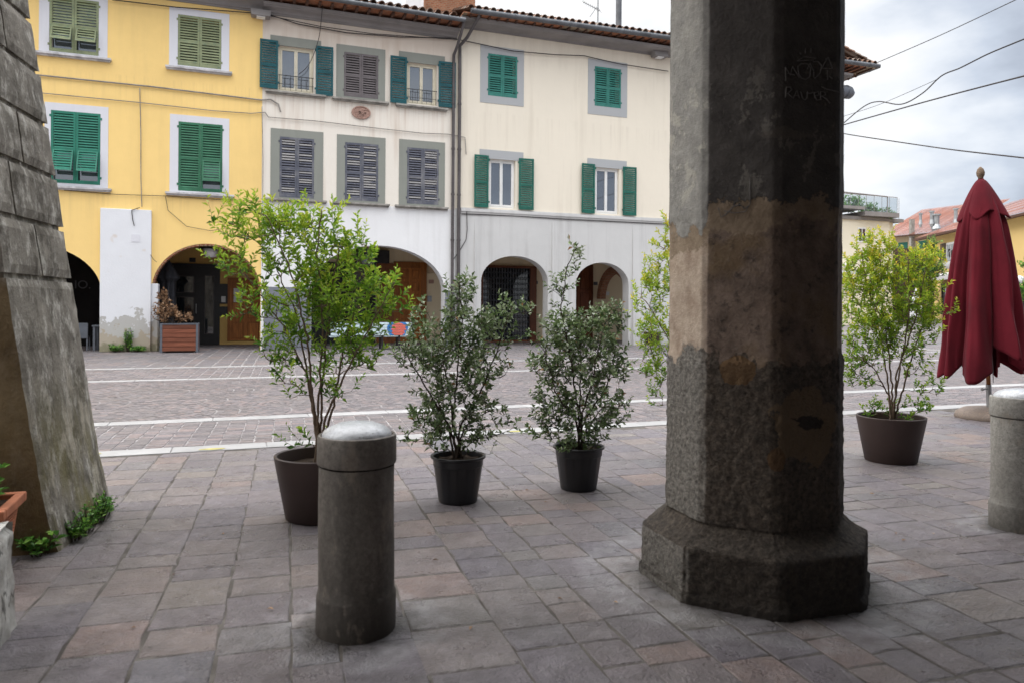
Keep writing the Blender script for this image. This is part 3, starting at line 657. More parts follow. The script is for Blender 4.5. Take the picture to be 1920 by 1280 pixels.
# portico interior
def backwall(h, x0, x1, mat, holes=None):
    return plate('back_wall', mat, [(x0, 0), (x1, 0), (x1, 4.1), (x0, 4.1)], holes or [], BY, BY + .3, h)
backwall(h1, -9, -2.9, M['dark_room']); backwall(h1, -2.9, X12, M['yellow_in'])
def vault(h, x0, x1, z, mat):
    m = MB(); m.box(x0, x1, D + WT, BY + .3, z, z + .25); m.build('portico_ceiling', mat, h)
vault(h1, -22, X12, 3.75, M['brick'])
plate('portico_cross_wall', M['dark_room'], [(0, 0), (0, 0)], [], 0, 1, h1) if False else None
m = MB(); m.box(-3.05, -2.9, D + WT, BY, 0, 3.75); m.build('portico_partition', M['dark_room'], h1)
def panel_door(P, h, r, mat, rows, cols, nm='door', glass=None, fw=.09, o=.0, label=None):
    a0, a1, z0, z1 = r; m = MB(); o1 = o + .06
    m.pbox(P, a0, a1, z0, z1, o - .02, o + .02, .35)
    m.pbox(P, a0 - fw, a0, z0, z1 + fw, o - .02, o1 + .03, .2); m.pbox(P, a1, a1 + fw, z0, z1 + fw, o - .02, o1 + .03, .2); m.pbox(P, a0, a1, z1, z1 + fw, o - .02, o1 + .03, .2)
    cw = (a1 - a0) / cols; rh = (z1 - z0) / rows; st = .06
    for c in range(cols + 1):
        x = a0 + cw * c; m.pbox(P, max(a0, x - st), min(a1, x + st), z0, z1, o + .02, o1, .75)
    for q in range(rows + 1):
        z = z0 + rh * q
        for c in range(cols): m.pbox(P, a0 + cw * c + st, a0 + cw * (c + 1) - st, max(z0, z - st), min(z1, z + st), o + .021, o1 - .003, .6)
    for c in range(cols):
        for q in range(rows):
            g = st + .05; m.pbox(P, a0 + cw * c + g, a0 + cw * (c + 1) - g, z0 + rh * q + g, z0 + rh * (q + 1) - g, o + .02, o + .045, random.uniform(.4, 1))
    d = m.build(nm, mat, h, label=label); return d
R = BP.rect
# black glazed door
r = R(326, 504, 366, 638); rs = R(380, 504, 408, 638)
m = MB(); rr = R(316, 500, 408, 640); m.pbox(BP, rr[0], rr[1], 0, rr[3], 0, .06, .3); m.pbox(BP, rr[0] - .08, rr[0], 0, rr[3] + .1, 0, .1); m.pbox(BP, rr[1], rr[1] + .08, 0, rr[3] + .1, 0, .1); m.pbox(BP, rr[0], rr[1], rr[3], rr[3] + .1, 0, .1)
dd = m.build('door', M['black'], h1, label='black door with glass panels')
m = MB()
for q in ((331, 519, 363, 548), (331, 558, 363, 590), (331, 598, 363, 628), (385, 518, 400, 625)):
    a = R(*q); m.pbox(BP, a[0], a[1], a[2], a[3], .06, .075)
m.build('pane', M['glass_dark'], dd)
m = MB()
for q in ((331, 519, 363, 548), (331, 558, 363, 590), (331, 598, 363, 628), (385, 518, 400, 625)):
    a = R(*q); w = .025
    m.pbox(BP, a[0] - w, a[0], a[2] - w, a[3] + w, .06, .085); m.pbox(BP, a[1], a[1] + w, a[2] - w, a[3] + w, .06, .085); m.pbox(BP, a[0], a[1], a[3], a[3] + w, .06, .085); m.pbox(BP, a[0], a[1], a[2] - w, a[2], .06, .085)
m.build('trim', M['pipe'], dd)
m = MB(); q = R(368, 570, 371, 588); m.tube([BP.pt(q[0], q[2], .1), BP.pt(q[0], q[3], .1)], .02); m.build('handle', M['steel'], dd)
m = MB(); q = R(412, 533, 427, 570); m.pbox(BP, *q, 0, .09); q = R(412, 575, 427, 593); m.pbox(BP, *q, 0, .09); lb = m.build('letter_box', M['black'], h1, label='black intercom and letter boxes on ochre wall')
m = MB(); q = R(415, 556, 423, 567); m.pbox(BP, *q, .09, .1); m.build('name_card', M['paper'], lb)
d2 = panel_door(BP, h1, R(431, 526, 489, 638), M['wood_door'], 3, 2, label='brown wooden door with two paper notices')
m = MB(); 
for q in (R(438, 541, 454, 553), R(438, 555, 454, 567)): m.pbox(BP, *q, .065, .07)
m.build('notice', M['paper'], d2)
m = MB(); q = R(355, 484, 367, 492); m.pbox(BP, *q, 0, .04); m.build('vent', M['black'], h1)
# A1 interior sign letters
def text(s, size, P, a, z, o, mat, parent, name='lettering', ext=.004):
    cu = bpy.data.curves.new('t', 'FONT'); cu.body = s; cu.size = size; cu.extrude = ext; cu.align_x = 'LEFT'
    ob = bpy.data.objects.new('t', cu); COL.objects.link(ob); dg = bpy.context.evaluated_depsgraph_get(); me = bpy.data.meshes.new_from_object(ob.evaluated_get(dg))
    bpy.data.objects.remove(ob); bpy.data.curves.remove(cu)
    ang = 1
    for v in me.vertices:
        x, y, zz = v.co; v.co = P.pt(a + x, z + y, o + zz)
    me.name = name; me.materials.clear(); me.materials.append(mat); ob = bpy.data.objects.new(name, me); COL.objects.link(ob)
    if parent is not None: ob.parent = parent; ob.matrix_parent_inverse = WM(parent).inverted()
    return ob
q = BP.px(139, 541); text('IO.', .42, BP, q[0], q[1], .03, M['dimtext'], h1)

# ================================================================== HOUSE 2
h2 = thing('cream_house', 'cream three-storey house with white ground floor between the yellow and warm cream houses', 'house', (4.3, D, 0))
zt2 = 11.6; ZS = 5.14
H2 = {}
w5 = (1.42, 2.6, 8.95, 10.5); w6 = (3.65, 4.87, 8.98, 10.55); w7 = (5.92, 7.05, 8.96, 10.47)
w8 = (1.48, 2.64, 5.26, 7.35); w9 = (3.71, 4.89, 5.28, 7.34); w10 = (5.95, 7.14, 5.28, 7.34)
plate('wall', M['cream2'], [(X12, ZS), (X23, ZS), (X23, zt2), (X12, zt2)], [rc(x) for x in (w5, w6, w7, w8, w9, w10)], D + .005, D + WT, h2)
plate('ground_floor_wall', M['white2'], [(X12, 0)] + ell(4.99, 2.41, 2.1, 1.6)[::-1] + [(X23, 0), (X23, ZS), (X12, ZS)], [], D - .012, D + WT, h2, 'white plastered ground floor wall with wide arch')
m = MB(); m.box(X12 + .1, 2.57, D - .03, D + WT + .01, 0, 2.15); m.build('wainscot', M['wains'], h2); m = MB(); m.box(7.41, X23, D - .03, D + WT + .01, 0, 2.1); m.build('wainscot', M['wains'], h2)
sg = M['sur_green']
def So(lst): return S(FP, lst)
open_window(FP, h2, w5, (1.15, 2.85, 10.5, 10.82), sg, M['sh_petrol'], FP.rect(487, 79, 521, 165)[:2] + (8.96, 10.62), FP.rect(592, 94, 624, 178)[:2] + (8.9, 10.62), M['cream_frame'], (1.0, 3.02, 8.9), M['sill'], True)
closed_window(FP, h2, w6, (3.38, 5.12, 8.9, 10.8), sg, M['sh_mauve'], (3.25, 5.25, 8.89), M['sill'])
open_window(FP, h2, w7, (5.62, 7.35, 10.47, 10.83), sg, M['sh_petrol'], FP.rect(731, 109, 762, 190)[:2] + (8.9, 10.6), FP.rect(822, 120, 853, 199)[:2] + (8.93, 10.62), M['cream_frame'], (5.5, 7.45, 8.88), M['sill'], True)
closed_window(FP, h2, w8, (1.18, 2.95, 5.2, 7.62), sg, M['sh_peel'], (1.0, 3.08, 5.2), M['sill'])
closed_window(FP, h2, w9, (3.42, 5.15, 5.2, 7.6), sg, M['sh_peel'], (3.28, 5.3, 5.2), M['sill'])
closed_window(FP, h2, w10, (5.65, 7.38, 5.2, 7.62), sg, M['sh_peel'], (5.5, 7.5, 5.2), M['sill'])
m = MB(); m.box(X12, X23 - .02, D + 1.2, D + 1.25, 4.3, 11.6); m.box(X12, X23 - .02, D + WT, D + 1.2, 4.28, 4.33); m.box(X12, X23 - .02, D + WT, D + 1.2, 8.2, 8.35); m.box(X12, X23 - .02, D + WT, D + 1.2, 11.6, 11.7); m.build('rooms', M['dark_room'], h2)
# oval relief
m = MB(); c = FP.px(677, 212); n = 32
for k, (s0, o0) in enumerate(((1, .0), (1, .05), (.86, .06), (.82, .035), (.01, .035))):
    for i in range(n): q = 2 * pi * i / n; m.v.append(tuple(FP.pt(c[0] + .34 * s0 * cos(q), c[1] + .235 * s0 * sin(q), o0)))
for k in range(4):
    for i in range(n): j = (i + 1) % n; m.f.append((k * n + i, k * n + j, (k + 1) * n + j, (k + 1) * n + i)); m.t.append(.5)
for i in range(16):
    a = random.uniform(-.2, .2); b = random.uniform(-.12, .12); m.obox(FP.pt(c[0] + a, c[1] + b, .04), (random.uniform(.02, .05), 0, 0), (0, .015, 0), (0, 0, random.uniform(.02, .05)))
m.build('relief_plaque', M['plaque'], h2, smooth=True, angle=50, label='small oval pinkish relief plaque')
cornice(FP, X12, X23, 11.5, 11.8, .5, M['cornice'], h2)
m = MB(); x = X12 + .15
while x < X23: m.box(x - .04, x + .04, D - .82, D + .3, 11.81, 11.91, random.random()); x += .42
m.build('rafter_tails', M['wood_dark'], h2)
m = MB(); m.box(X12, X23, D - .9, D + .3, 11.915, 11.94); m.build('eave_boarding', M['brick'], h2)
gutter([(X12 - .3, D - .95, 12.0), (X23 + .05, D - .95, 11.93)], h2)
m = MB(); tiles(m, X12, X23, D - .92, 12.03, 6, radians(17)); m.face([(X12, D - .93, 11.97), (X23, D - .93, 11.97), (X23, D + 6, 14.05), (X12, D + 6, 14.05)], .1); m.build('roof', M['tile'], h2)
backwall(h2, X12, X23, M['cream_in']); vault(h2, X12, X23, 4.0, M['cream_in'])
m = MB(); m.box(X12 - .1, X12 + .05, D + WT, BY, 2.6, 3.75); m.build('portico_beam', M['cream_in'], h2)
m = MB(); q = R(560, 492, 704, 640); m.pbox(BP, q[0], q[1], 0, q[3], 0, .05); sf = m.build('shop_front', M['black'], h2, label='black glazed shop front')
m = MB(); q = R(640, 505, 702, 600); m.pbox(BP, *q, .05, .06); m.build('pane', M['glass_dark'], sf)
m = MB(); q = R(664, 470, 727, 494); m.pbox(BP, *q, 0, .35); m.build('shop_sign_box', M['black'], h2)
m = MB(); q = R(706, 494, 738, 640); m.pbox(BP, q[0], q[1], 0, q[3], 0, .09); m.build('timber_panel', M['wood_plain'], h2)
q = R(749, 503, 788, 640); panel_door(BP, h2, (q[0], q[1], .05, q[3]), M['wood_door'], 6, 2, label='tall orange brown wooden door with square panels', fw=.25)
m = MB(); q = R(804, 525, 813, 532); m.pbox(BP, *q, 0, .03); m.build('name_plate', M['plaque'], h2)
m = MB(); q = R(801, 555, 809, 566); m.pbox(BP, *q, 0, .04); m.build('doorbell_panel', M['steel'], h2)

# ================================================================== HOUSE 3
h3 = thing('warm_cream_house', 'warm cream house with pale grey arcade, teal and dark green shutters, tiled hip roof', 'house', (15, D, 0))
zt3 = 12.05; ZL = 5.2
w11 = (9.05, 10.24, 9.57, 11.17); w12 = (13.58, 14.77, 9.63, 11.22); w13 = (9.11, 10.2, 5.3, 7.16); w14 = (13.63, 14.72, 5.3, 7.16)
w15 = (18.2, 19.3, 9.6, 11.2); w16 = (18.2, 19.3, 5.3, 7.16); w17 = (22.7, 23.8, 9.6, 11.2); w18 = (22.7, 23.8, 5.3, 7.16)
plate('wall', M['cream3'], [(X23, ZL), (XE, ZL), (XE, zt3), (X23, zt3)], [rc(x) for x in (w11, w12, w13, w14, w15, w16, w17, w18)], D + .004, D + WT, h3)
plate('ground_floor_wall', M['grey3'], [(X23, 0)] + ell(10.21, 1.38, 2.5, .98)[::-1] + ell(14.0, 1.19, 2.45, .88)[::-1] + ell(18.7, 1.3, 2.5, .9)[::-1] + ell(22.6, 1.3, 2.5, .9)[::-1] + [(XE, 0), (XE, ZL), (X23, ZL)], [], D - .012, D + WT, h3, 'pale grey ground floor wall with arches')
m = MB(); m.box(XE - .3, XE, D + WT, D + 9, 0, zt3); m.build('side_wall', M['cream3'], h3)
# shallow buttress faces between arches
for (a, b, zt) in ((11.75, 12.45, 4.9), (15.35, 16.4, 4.9), (8.55, 8.6, 4.9)):
    m = MB(); m.quads8([(a, D - .16, 0), (b, D - .10, 0), (b, D + .1, 0), (a, D + .1, 0), (a, D - .02, zt), (b, D - .016, zt), (b, D + .1, zt), (a, D + .1, zt)]); m.build('buttress', M['grey3'], h3)
m = MB(); m.pbox(FP, X23 + .2, XE, ZL - .1, ZL, 0, .09); m.pbox(FP, X23 + .2, XE, ZL - .17, ZL - .1, 0, .05); m.pbox(FP, X23 + .2, XE, ZL, ZL + .04, 0, .04); m.build('string_course', M['grey3'], h3)
gy = M['sur_grey']
closed_window(FP, h3, w11, (8.74, 10.52, 9.28, 11.46), gy, M['sh_teal']); closed_window(FP, h3, w12, (13.28, 15.06, 9.28, 11.5), gy, M['sh_teal'])
def shr(px0, px1, zz0=5.28, zz1=7.26): a = FP.rect(px0, 300, px1, 400); return (a[0], a[1], zz0, zz1)
open_window(FP, h3, w13, (8.74, 10.52, 7.16, 7.5), gy, M['sh_dkgreen'], shr(888, 915), shr(972, 999), M['white_paint'])
open_window(FP, h3, w14, (13.28, 15.06, 7.16, 7.5), gy, M['sh_dkgreen'], shr(1089, 1114), shr(1167, 1191), M['white_paint'], curtain=.8)
for w in (w15, w17): closed_window(FP, h3, w, (w[0] - .3, w[1] + .3, w[2] - .3, w[3] + .3), gy, M['sh_teal'])
for w in (w16, w18): closed_window(FP, h3, w, (w[0] - .3, w[1] + .3, w[2] - .0, w[3] + .3), gy, M['sh_dkgreen'])
m = MB(); m.box(X23, XE - .35, D + 1.2, D + 1.25, 4.3, 12.3); m.box(X23, XE - .35, D + WT, D + 1.2, 4.28, 4.33); m.box(X23, XE - .35, D + WT, D + 1.2, 8.2, 8.35); m.box(X23, XE - .35, D + WT, D + 1.2, 12.1, 12.2); m.build('rooms', M['dark_room'], h3)
cornice(FP, X23, XE, 11.98, 12.2, .72, M['cornice'], h3)
EO = .92
gutter([(X23 + .25, D - EO - .06, 12.3), (XE + 1.2, D - EO - .06, 12.58)], h3, .1)
gutter([(XE + 1.2, D - EO - .06, 12.58), (XE + 1.2, D + 9, 12.58)], h3, .1)
m = MB(); m.quads8([(X23, D - EO, 12.22), (XE + 1.1, D - EO, 12.5), (XE + 1.1, D + .3, 12.5), (X23, D + .3, 12.22), (X23, D - EO, 12.25), (XE + 1.1, D - EO, 12.53), (XE + 1.1, D + .3, 12.53), (X23, D + .3, 12.25)]); m.box(XE - .1, XE + 1.1, D + .3, D + 9, 12.5, 12.53)
m.build('eave_boarding', M['brick'], h3)
m = MB(); x = X23 + .3
while x < XE + 1: zq = 12.2 + .0143 * (x - X23); m.box(x - .035, x + .035, D - EO + .05, D, zq - .05, zq + .015, random.random()); x += .36
y = D + .2
while y < D + 9: m.box(XE, XE + 1.05, y - .04, y + .04, 12.39, 12.5, random.random()); y += .45
m.build('rafter_tails', M['wood_dark'], h3)
m = MB(); tiles(m, X23 + .1, XE + 1.2, D - EO - .05, 12.36, 6, radians(17), hip=True, rise=.0143)
tiles(m, D - EO, D + 9, -(XE + 1.2), 12.64, 6, radians(17), dirx=(0, 1), diry=(-1, 0))
sl17 = math.tan(radians(17))
m.face([(X23, D - EO, 12.32), (XE + 1.2, D - EO, 12.6), (XE - 5, D - EO + 6.2, 12.60 + 6.2 * sl17), (X23, D - EO + 6.2, 12.32 + 6.2 * sl17)], .1)
m.face([(XE + 1.2, D - EO, 12.6), (XE + 1.2, D + 9, 12.6), (XE - 5, D + 9, 12.6 + 6.2 * sl17), (XE - 5, D - EO + 6.2, 12.6 + 6.2 * sl17)], .1)
m.build('roof', M['tile'], h3)
backwall(h3, X23, XE, M['cream_in']); vault(h3, X23, XE, 4.0, M['cream_in'])
m = MB(); m.box(X23 - .1, X23 + .1, D + WT, BY, 2.9, 4.0); m.build('portico_beam', M['cream_in'], h3)
# cross wall with brick-edged arch inside the right arch
m = MB(); x0 = 15.6; yc = D + WT + 1.65; n = 20
for i in range(n):
    q0, q1 = pi * i / n, pi * (i + 1) / n
    def pq(q, k): return (yc + (1.2 + k) * cos(q), 1.9 + (1.1 + k) * sin(q))
    A, B, C, E_ = pq(q0, 0), pq(q1, 0), pq(q1, .3), pq(q0, .3)
    m.quads8([(x0, A[0], A[1]), (x0, B[0], B[1]), (x0, C[0], C[1]), (x0, E_[0], E_[1]), (x0 + .3, A[0], A[1]), (x0 + .3, B[0], B[1]), (x0 + .3, C[0], C[1]), (x0 + .3, E_[0], E_[1])], random.random())
m.build('brick_arch', M['brick'], h3)
# accordion gate
q = R(903, 503, 991, 634); q = (q[0], q[1], .05, q[3])
m = MB(); m.pbox(BP, q[0], q[1], 0, q[3], .0, .03); m.build('shop_window', M['glass_dark'], h3)
m = MB(); m.pbox(BP, q[0] - .12, q[0], 0, q[3] + .1, 0, .2); m.pbox(BP, q[1], q[1] + .3, 0, q[3] + .1, 0, .2); m.pbox(BP, q[0], q[1], q[3], q[3] + .1, 0, .2); m.pbox(BP, q[0] - .3, q[1] + .5, 0, .08, .01, .5, 1)
m.build('door_frame', M['wood_brown'], h3)
m = MB(); nb = 17; wd = (q[1] - q[0]) / nb
for i in range(nb + 1):
    a = q[0] + wd * i; m.pbox(BP, a - .012, a + .012, .05, q[3], .1, .125, .3)
for i in range(nb):
    a = q[0] + wd * i
    for zz in np.arange(.3, q[3] - .2, .24):
        zz = float(zz); m.tube([BP.pt(a, zz, .13), BP.pt(a + wd, zz + .12, .13)], .008, 4, cap=False); m.tube([BP.pt(a, zz + .12, .135), BP.pt(a + wd, zz, .135)], .008, 4, cap=False)
m.build('security_gate', M['steel_dark'], h3, label='black folding security grille')
q = R(1060, 500, 1107, 640); panel_door(BP, h3, (q[0], q[1], .05, q[3]), M['wood_brown'], 3, 2, label='dark brown wooden door')
m = MB(); q = R(1113, 529, 1120, 535); m.pbox(BP, *q, 0, .03); q = R(1000, 527, 1008, 533); m.pbox(BP, *q, 0, .03); m.build('name_plate', M['steel_dark'], h3)
m = MB(); q = R(1135, 547, 1142, 554); m.pbox(BP, *q, 0, .02); m.build('notice', M['paper'], h3)
# small recessed plates on the arcade piers
m = MB()
for q in (FP.rect(880, 528, 891, 537), FP.rect(1211, 532, 1220, 540)): m.pbox(FP, *q, -.02, .02 + .01)
m.build('meter_cover', M['sur_white'], h3)
# downpipes
def dpipe(px0, topz, bot, house, r=.055, kink=0, yo=.1):
    X = FP.px(px0, 300, yo)[0]; m = MB()
    m.tube([(X + kink, D - .85, topz), (X + kink, D - .82, topz - .12), (X + kink * .4, D - .35, topz - .75), (X, D - yo, topz - 1.0), (X, D - yo, topz - 1.4), (X, D - yo, bot)], r, 10)
    for z in np.arange(bot + .6, topz - 1.5, 1.7): m.tube([(X, D - yo, float(z) - .03), (X, D - yo, float(z) + .03)], r + .016, 10)
    m.build('downpipe', M['pipe'], house, smooth=True, angle=50)
dpipe(849.5, 11.9, 0, h2, .058, .15); dpipe(861, 12.28, 0, h3, .062, .5)
# brick chimney stack + white flue above the cream house
m = MB(); ck = thing('brick_chimney', 'broad brick stack with tiled cap above the cream house gutter', 'chimney', (7.6, D + 1.4, 12.4))
m = MB(); m.box(6.9, 8.9, D + 1.2, D + 2.6, 12.2, 14.6); m.build('stack', M['brick'], ck)
m = MB(); tiles(m, 6.8, 9.0, D + 1.0, 14.3, 2, radians(25)); m.build('cap', M['tile'], ck)
m = MB(); m.box(-.35, .35, -.3, .3, 0, 1.9); m.box(-.42, .42, -.37, .37, 1.9, 2.02)
o = m.build('white_chimney', M['white2'], bevel=.02); o.location = (6.35, D + 1.0, 12.5); tag(o, 'small white rendered chimney beside the brick stack', 'chimney')
p = Plane((0, D + 2.5), (1, 0)).px(1160, 44); m = MB(); m.tube([(0, 0, -.8), (0, 0, 1.05)], .13, 12); m.tube([(0, 0, 1.05), (0, 0, 1.1)], .15, 12)
o = m.build('flue_pipe', M['gutter'], smooth=True, angle=50); o.location = (p[0], D + 2.5, p[1]); tag(o, 'plain grey flue pipe above the warm cream house roof', 'flue')
# tv aerial
A = Plane((0, D + 3), (1, 0)); p = A.px(1121, 45); an = thing('tv_aerial', 'thin television aerial on a mast above the roof', 'aerial', (p[0], D + 3, p[1] - .8))
m = MB(); m.tube([(p[0], D + 3, p[1] - 1.2), (p[0], D + 3, p[1] + 1.9)], .025, 6); m.build('mast', M['gutter'], an)
m = MB(); zc = p[1] + .65
m.tube([(p[0] - .75, D + 3, zc + .22), (p[0] + .1, D + 3, zc - .05)], .015, 5)
for i in range(9):
    t = i / 8; c = Vector((p[0] - .75, D + 3, zc + .22)).lerp(Vector((p[0] + .1, D + 3, zc - .05)), t); m.tube([c + Vector((0, -.15, -.17)), c + Vector((0, .15, .17))], .01, 4)
m.tube([(p[0] - .4, D + 3, zc - .4), (p[0] - .05, D + 3, zc + .1)], .012, 4)
m.build('antenna', M['gutter'], an)
# floodlights
def floodlight(px, py, label):
    c = FP.px(px, py, .2); t = thing('floodlight', label, 'floodlight', FP.pt(c[0], c[1] + .12, 0), group='floodlights under the eaves')
    m = MB(); x, z = c; m.quads8([FP.pt(x - .3, z - .1, .42), FP.pt(x + .3, z - .1, .42), FP.pt(x + .3, z - .1, .06), FP.pt(x - .3, z - .1, .06), FP.pt(x - .34, z + .13, .36), FP.pt(x + .34, z + .13, .36), FP.pt(x + .34, z + .13, .03), FP.pt(x - .34, z + .13, .03)])
    m.build('housing', M['cornice'], t, bevel=.02)
    m = MB(); m.pbox(FP, x - .14, x + .14, z - .125, z - .1, .1, .36); m.build('lens', M['lampwhite'], t)
floodlight(489, 28, 'grey floodlight on the corner between the yellow and cream houses'); floodlight(1236, 104, 'grey floodlight under the eaves left of the dark stone column')
# wall cables
cable('facade_conduit', Fc([(70, 141), (285, 163), (490, 188), (508, 187), (522, 196), (526, 210)]), .035, 'thick grey conduit across the yellow wall above the lower windows', 'cable_grey')
cable('facade_cable', Fc([(60, 173), (265, 193), (400, 208), (470, 213), (497, 211), (503, 220), (590, 227), (700, 240), (790, 250), (840, 252), (872, 258), (874, 290)]), .02, 'thin cable crossing the yellow and cream walls between the window rows', 'cable_grey')
cable('facade_cable', Fc([(262, 165), (264, 250), (264, 330), (266, 388)]), .02, 'vertical cable down the yellow wall to the white pier', 'cable_grey')
cable('facade_cable', Fc([(120, 357), (220, 365), (310, 368), (400, 374), (490, 378)]), .014, 'thin cable under the lower sills of the yellow house')
cable('facade_cable', Fc([(491, 200), (493, 300), (492, 500)]), .016, 'vertical cable on the joint between yellow and cream walls', 'cable_grey')
cable('facade_cable', Fc([(310, 368), (315, 395), (350, 425), (395, 433), (425, 428)]), .012, 'loose wire looping above the brick-edged arch')
cable('facade_cable', Fc([(210, 0), (330, 14), (478, 25), (505, 28), (560, 46), (650, 62), (750, 70), (846, 72), (900, 83), (960, 96), (1040, 103), (1095, 105), (1160, 120), (1253, 134)], .09), .025, 'long dark cable swagging below the eaves of all three houses')
cable('facade_cable', Fc([(505, 30), (600, 50), (700, 64), (846, 74)], .12), .02, 'second cable looping under the cream house eaves')
cable('facade_cable', Fc([(866, 402), (960, 405), (1060, 412), (1253, 421)], .04), .016, 'thin cable just below the grey string course')
cable('facade_cable', Fc([(875, 395), (876, 430), (874, 450), (862, 470), (848, 490)], .05), .018, 'short cable curling behind the two downpipes')
cable('facade_cable', Fc([(282, 478), (288, 487), (294, 492)], .16), .012, 'short wire hooked on the edge of the white pier')
cable('facade_cable', [FP.pt(*P26.px(262, 390), .17), FP.pt(*P26.px(247, 395), .17), FP.pt(*P26.px(249, 412), .17), FP.pt(*P26.px(252, 424), .17)], .018, 'loose black wire hanging on the white pier')
# ================================================================== things near the facade
def lantern(px, py, Y, label, s=1.0, flat=False):
    P = Plane((0, Y), (1, 0)); c = P.px(px, py); t = thing('hanging_lantern', label, 'lantern', (c[0], Y, c[1]), group='lamps hanging in the arcade')
    m = MB(); 
    m.lathe([(.03, .55), (.05, .5), (.12, .46), (.14, .38), (.36, .26), (.4, .2), (.36, .19), (.1, .2)] if not flat else [(.03, .5), (.05, .3), (.28, .22), (.3, .05), (.26, -.12), (.05, -.14)], 20, (c[0], Y, c[1]), closed=True); m.tube([(c[0], Y, c[1] + .5), (c[0], Y, 3.8)], .015, 6)
    m.build('hood', M['black'] if not flat else M['gutter'], t, smooth=True, angle=40)
    if not flat:
        m = MB(); m.lathe([(.24, .2), (.22, .05), (.18, -.08), (.02, -.1)], 20, (c[0], Y, c[1]), closed=True); m.build('globe', M['lampwhite'], t, smooth=True)
lantern(395, 478, D + .9, 'black bell-shaped lantern hanging in the brick-edged arch')
lantern(688, 492, D + .9, 'dark grey drum lamp hanging in the wide white arch', flat=True)
def square_folded(prof, lobes, n, c, amp, hem, seed, sharp=.6):
    pass
# closed black parasol in the yellow arch
def parasol(name, label, c, H, z0, Rm, mat, polemat, seed, lobes=8, hood=True, res=160, hood_prof=None, body=None, finial=True, hemamp=.16, polez=0.0, off=Vector((0, 0, 0))):
    rd = random.Random(seed); t = thing(name, label, 'parasol', (c[0], c[1], polez))
    ph = [rd.uniform(0, 2 * pi) for _ in range(6)]; la = [rd.uniform(.82, 1.12) for _ in range(lobes * 2)]; lo_ = [0, .02, .3, 0, .05, 0, .26, 0, .04, 0, .2, 0]; big = res > 200; la = [rd.uniform(.7, 1.1) for _ in range(lobes * 2)] if res > 200 else la
    def fold(a, k):   # 0 deep crease .. 1 rib
        w = lobes * a / (2 * pi) + .18 * sin(a * 2 + ph[0]) + .12 * sin(3 * a + ph[1]) + .05 * k
        f = abs(((w % 1) - .5) * 2); f = 1 - f
        return ((.5 - .5 * cos(pi * min(1, f * 1.05))) ** .6 * .55 + f * .45 + (.07 * sin(3 * pi * f) if big else 0), int(w) % lobes)
    nz = 56; v = MB(); 
    for k in range(nz):
        u = k / (nz - 1)
        for j in range(res):
            a = 2 * pi * j / res; f, li = fold(a, u)
            hz = (hemamp * (1 - f) * (.6 + .4 * la[li]) + lo_[li] + .04 * sin(2 * a + ph[2]) - .08) if big else hemamp * (1 - f * 1.2) * la[li] + .05 * sin(2 * a + ph[2])
            z = H * (1 - u) + (z0 + hz) * u
            Rr = np.interp(z / H, body[0], body[1]) * Rm
            amp = (.12 + .3 * min(1, u * 1.3) + .05 * sin(3 * a + 2)) if big else .12 + .42 * min(1, u * 1.3)
            r = Rr * (1 - amp + amp * f * la[li]) * (1 + .025 * sin(5 * z + 17 * a + ph[3]) * u + .02 * sin(11 * a + 3 * z)) + .012 * sin(4 * a + 6 * z + ph[4]) * u
            sw = .25 * u * sin(a * lobes / 2 + ph[5])
            v.v.append((c[0] + off.x * u + r * cos(a + sw * .3), c[1] + off.y * u + r * sin(a + sw * .3), z))
    for k in range(nz - 1):
        for j in range(res):
            j2 = (j + 1) % res; v.f.append((k * res + j, (k + 1) * res + j, (k + 1) * res + j2, k * res + j2)); v.t.append(.5)
    ob = v.build('canopy', mat, t, smooth=True)
    so_ = ob.modifiers.new('s', 'SOLIDIFY'); so_.thickness = .006
    if hood:
        v = MB(); nz = 22; zt, zb, rb = hood_prof
        for k in range(nz):
            u = k / (nz - 1)
            for j in range(res):
                a = 2 * pi * j / res; w = 5 * (a + ph[1] + .2 * sin(2 * a)) / (2 * pi); f = 1 - abs(((w % 1) - .5) * 2); g = .5 - .5 * cos(pi * f)
                z = zt + (zb - zt) * u - .12 * (g - .5) * u * u
                r = (.055 + (rb - .055) * u ** .85) * (1 - .24 * u * (1 - g)) * (1 + .06 * sin(7 * a + ph[2]) * u)
                v.v.append((c[0] + r * cos(a), c[1] + r * sin(a), z))
        for k in range(nz - 1):
            for j in range(res):
                j2 = (j + 1) % res; v.f.append((k * res + j, (k + 1) * res + j, (k + 1) * res + j2, k * res + j2)); v.t.append(.5)
        ob = v.build('top_cap', mat, t, smooth=True); so_ = ob.modifiers.new('s', 'SOLIDIFY'); so_.thickness = .006
    m = MB(); m.tube([(c[0], c[1], polez + .3), (c[0], c[1], H + .02)], .028, 12); m.build('pole', polemat, t, smooth=True)
    if finial:
        m = MB(); m.lathe([(.03, H - .02), (.035, H + .02), (.05, H + .05), (.055, H + .09), (.04, H + .14), (.012, H + .17), (.002, H + .175)], 16, (c[0], c[1], 0), closed=True); m.build('finial', M['bark'], t, smooth=True)
    return t
c = on_ground(305, 655)
parasol('closed_parasol', 'closed black parasol in the yellow arch behind the wooden planter', (c.x + .1, D + 1.2), 3.05, .75, .38, M['cloth_black'], M['black'], 3, 6, False, 72, body=([.2, .5, .75, .8, 1.0], [.7, .9, .8, 1.25, .2]), finial=False)
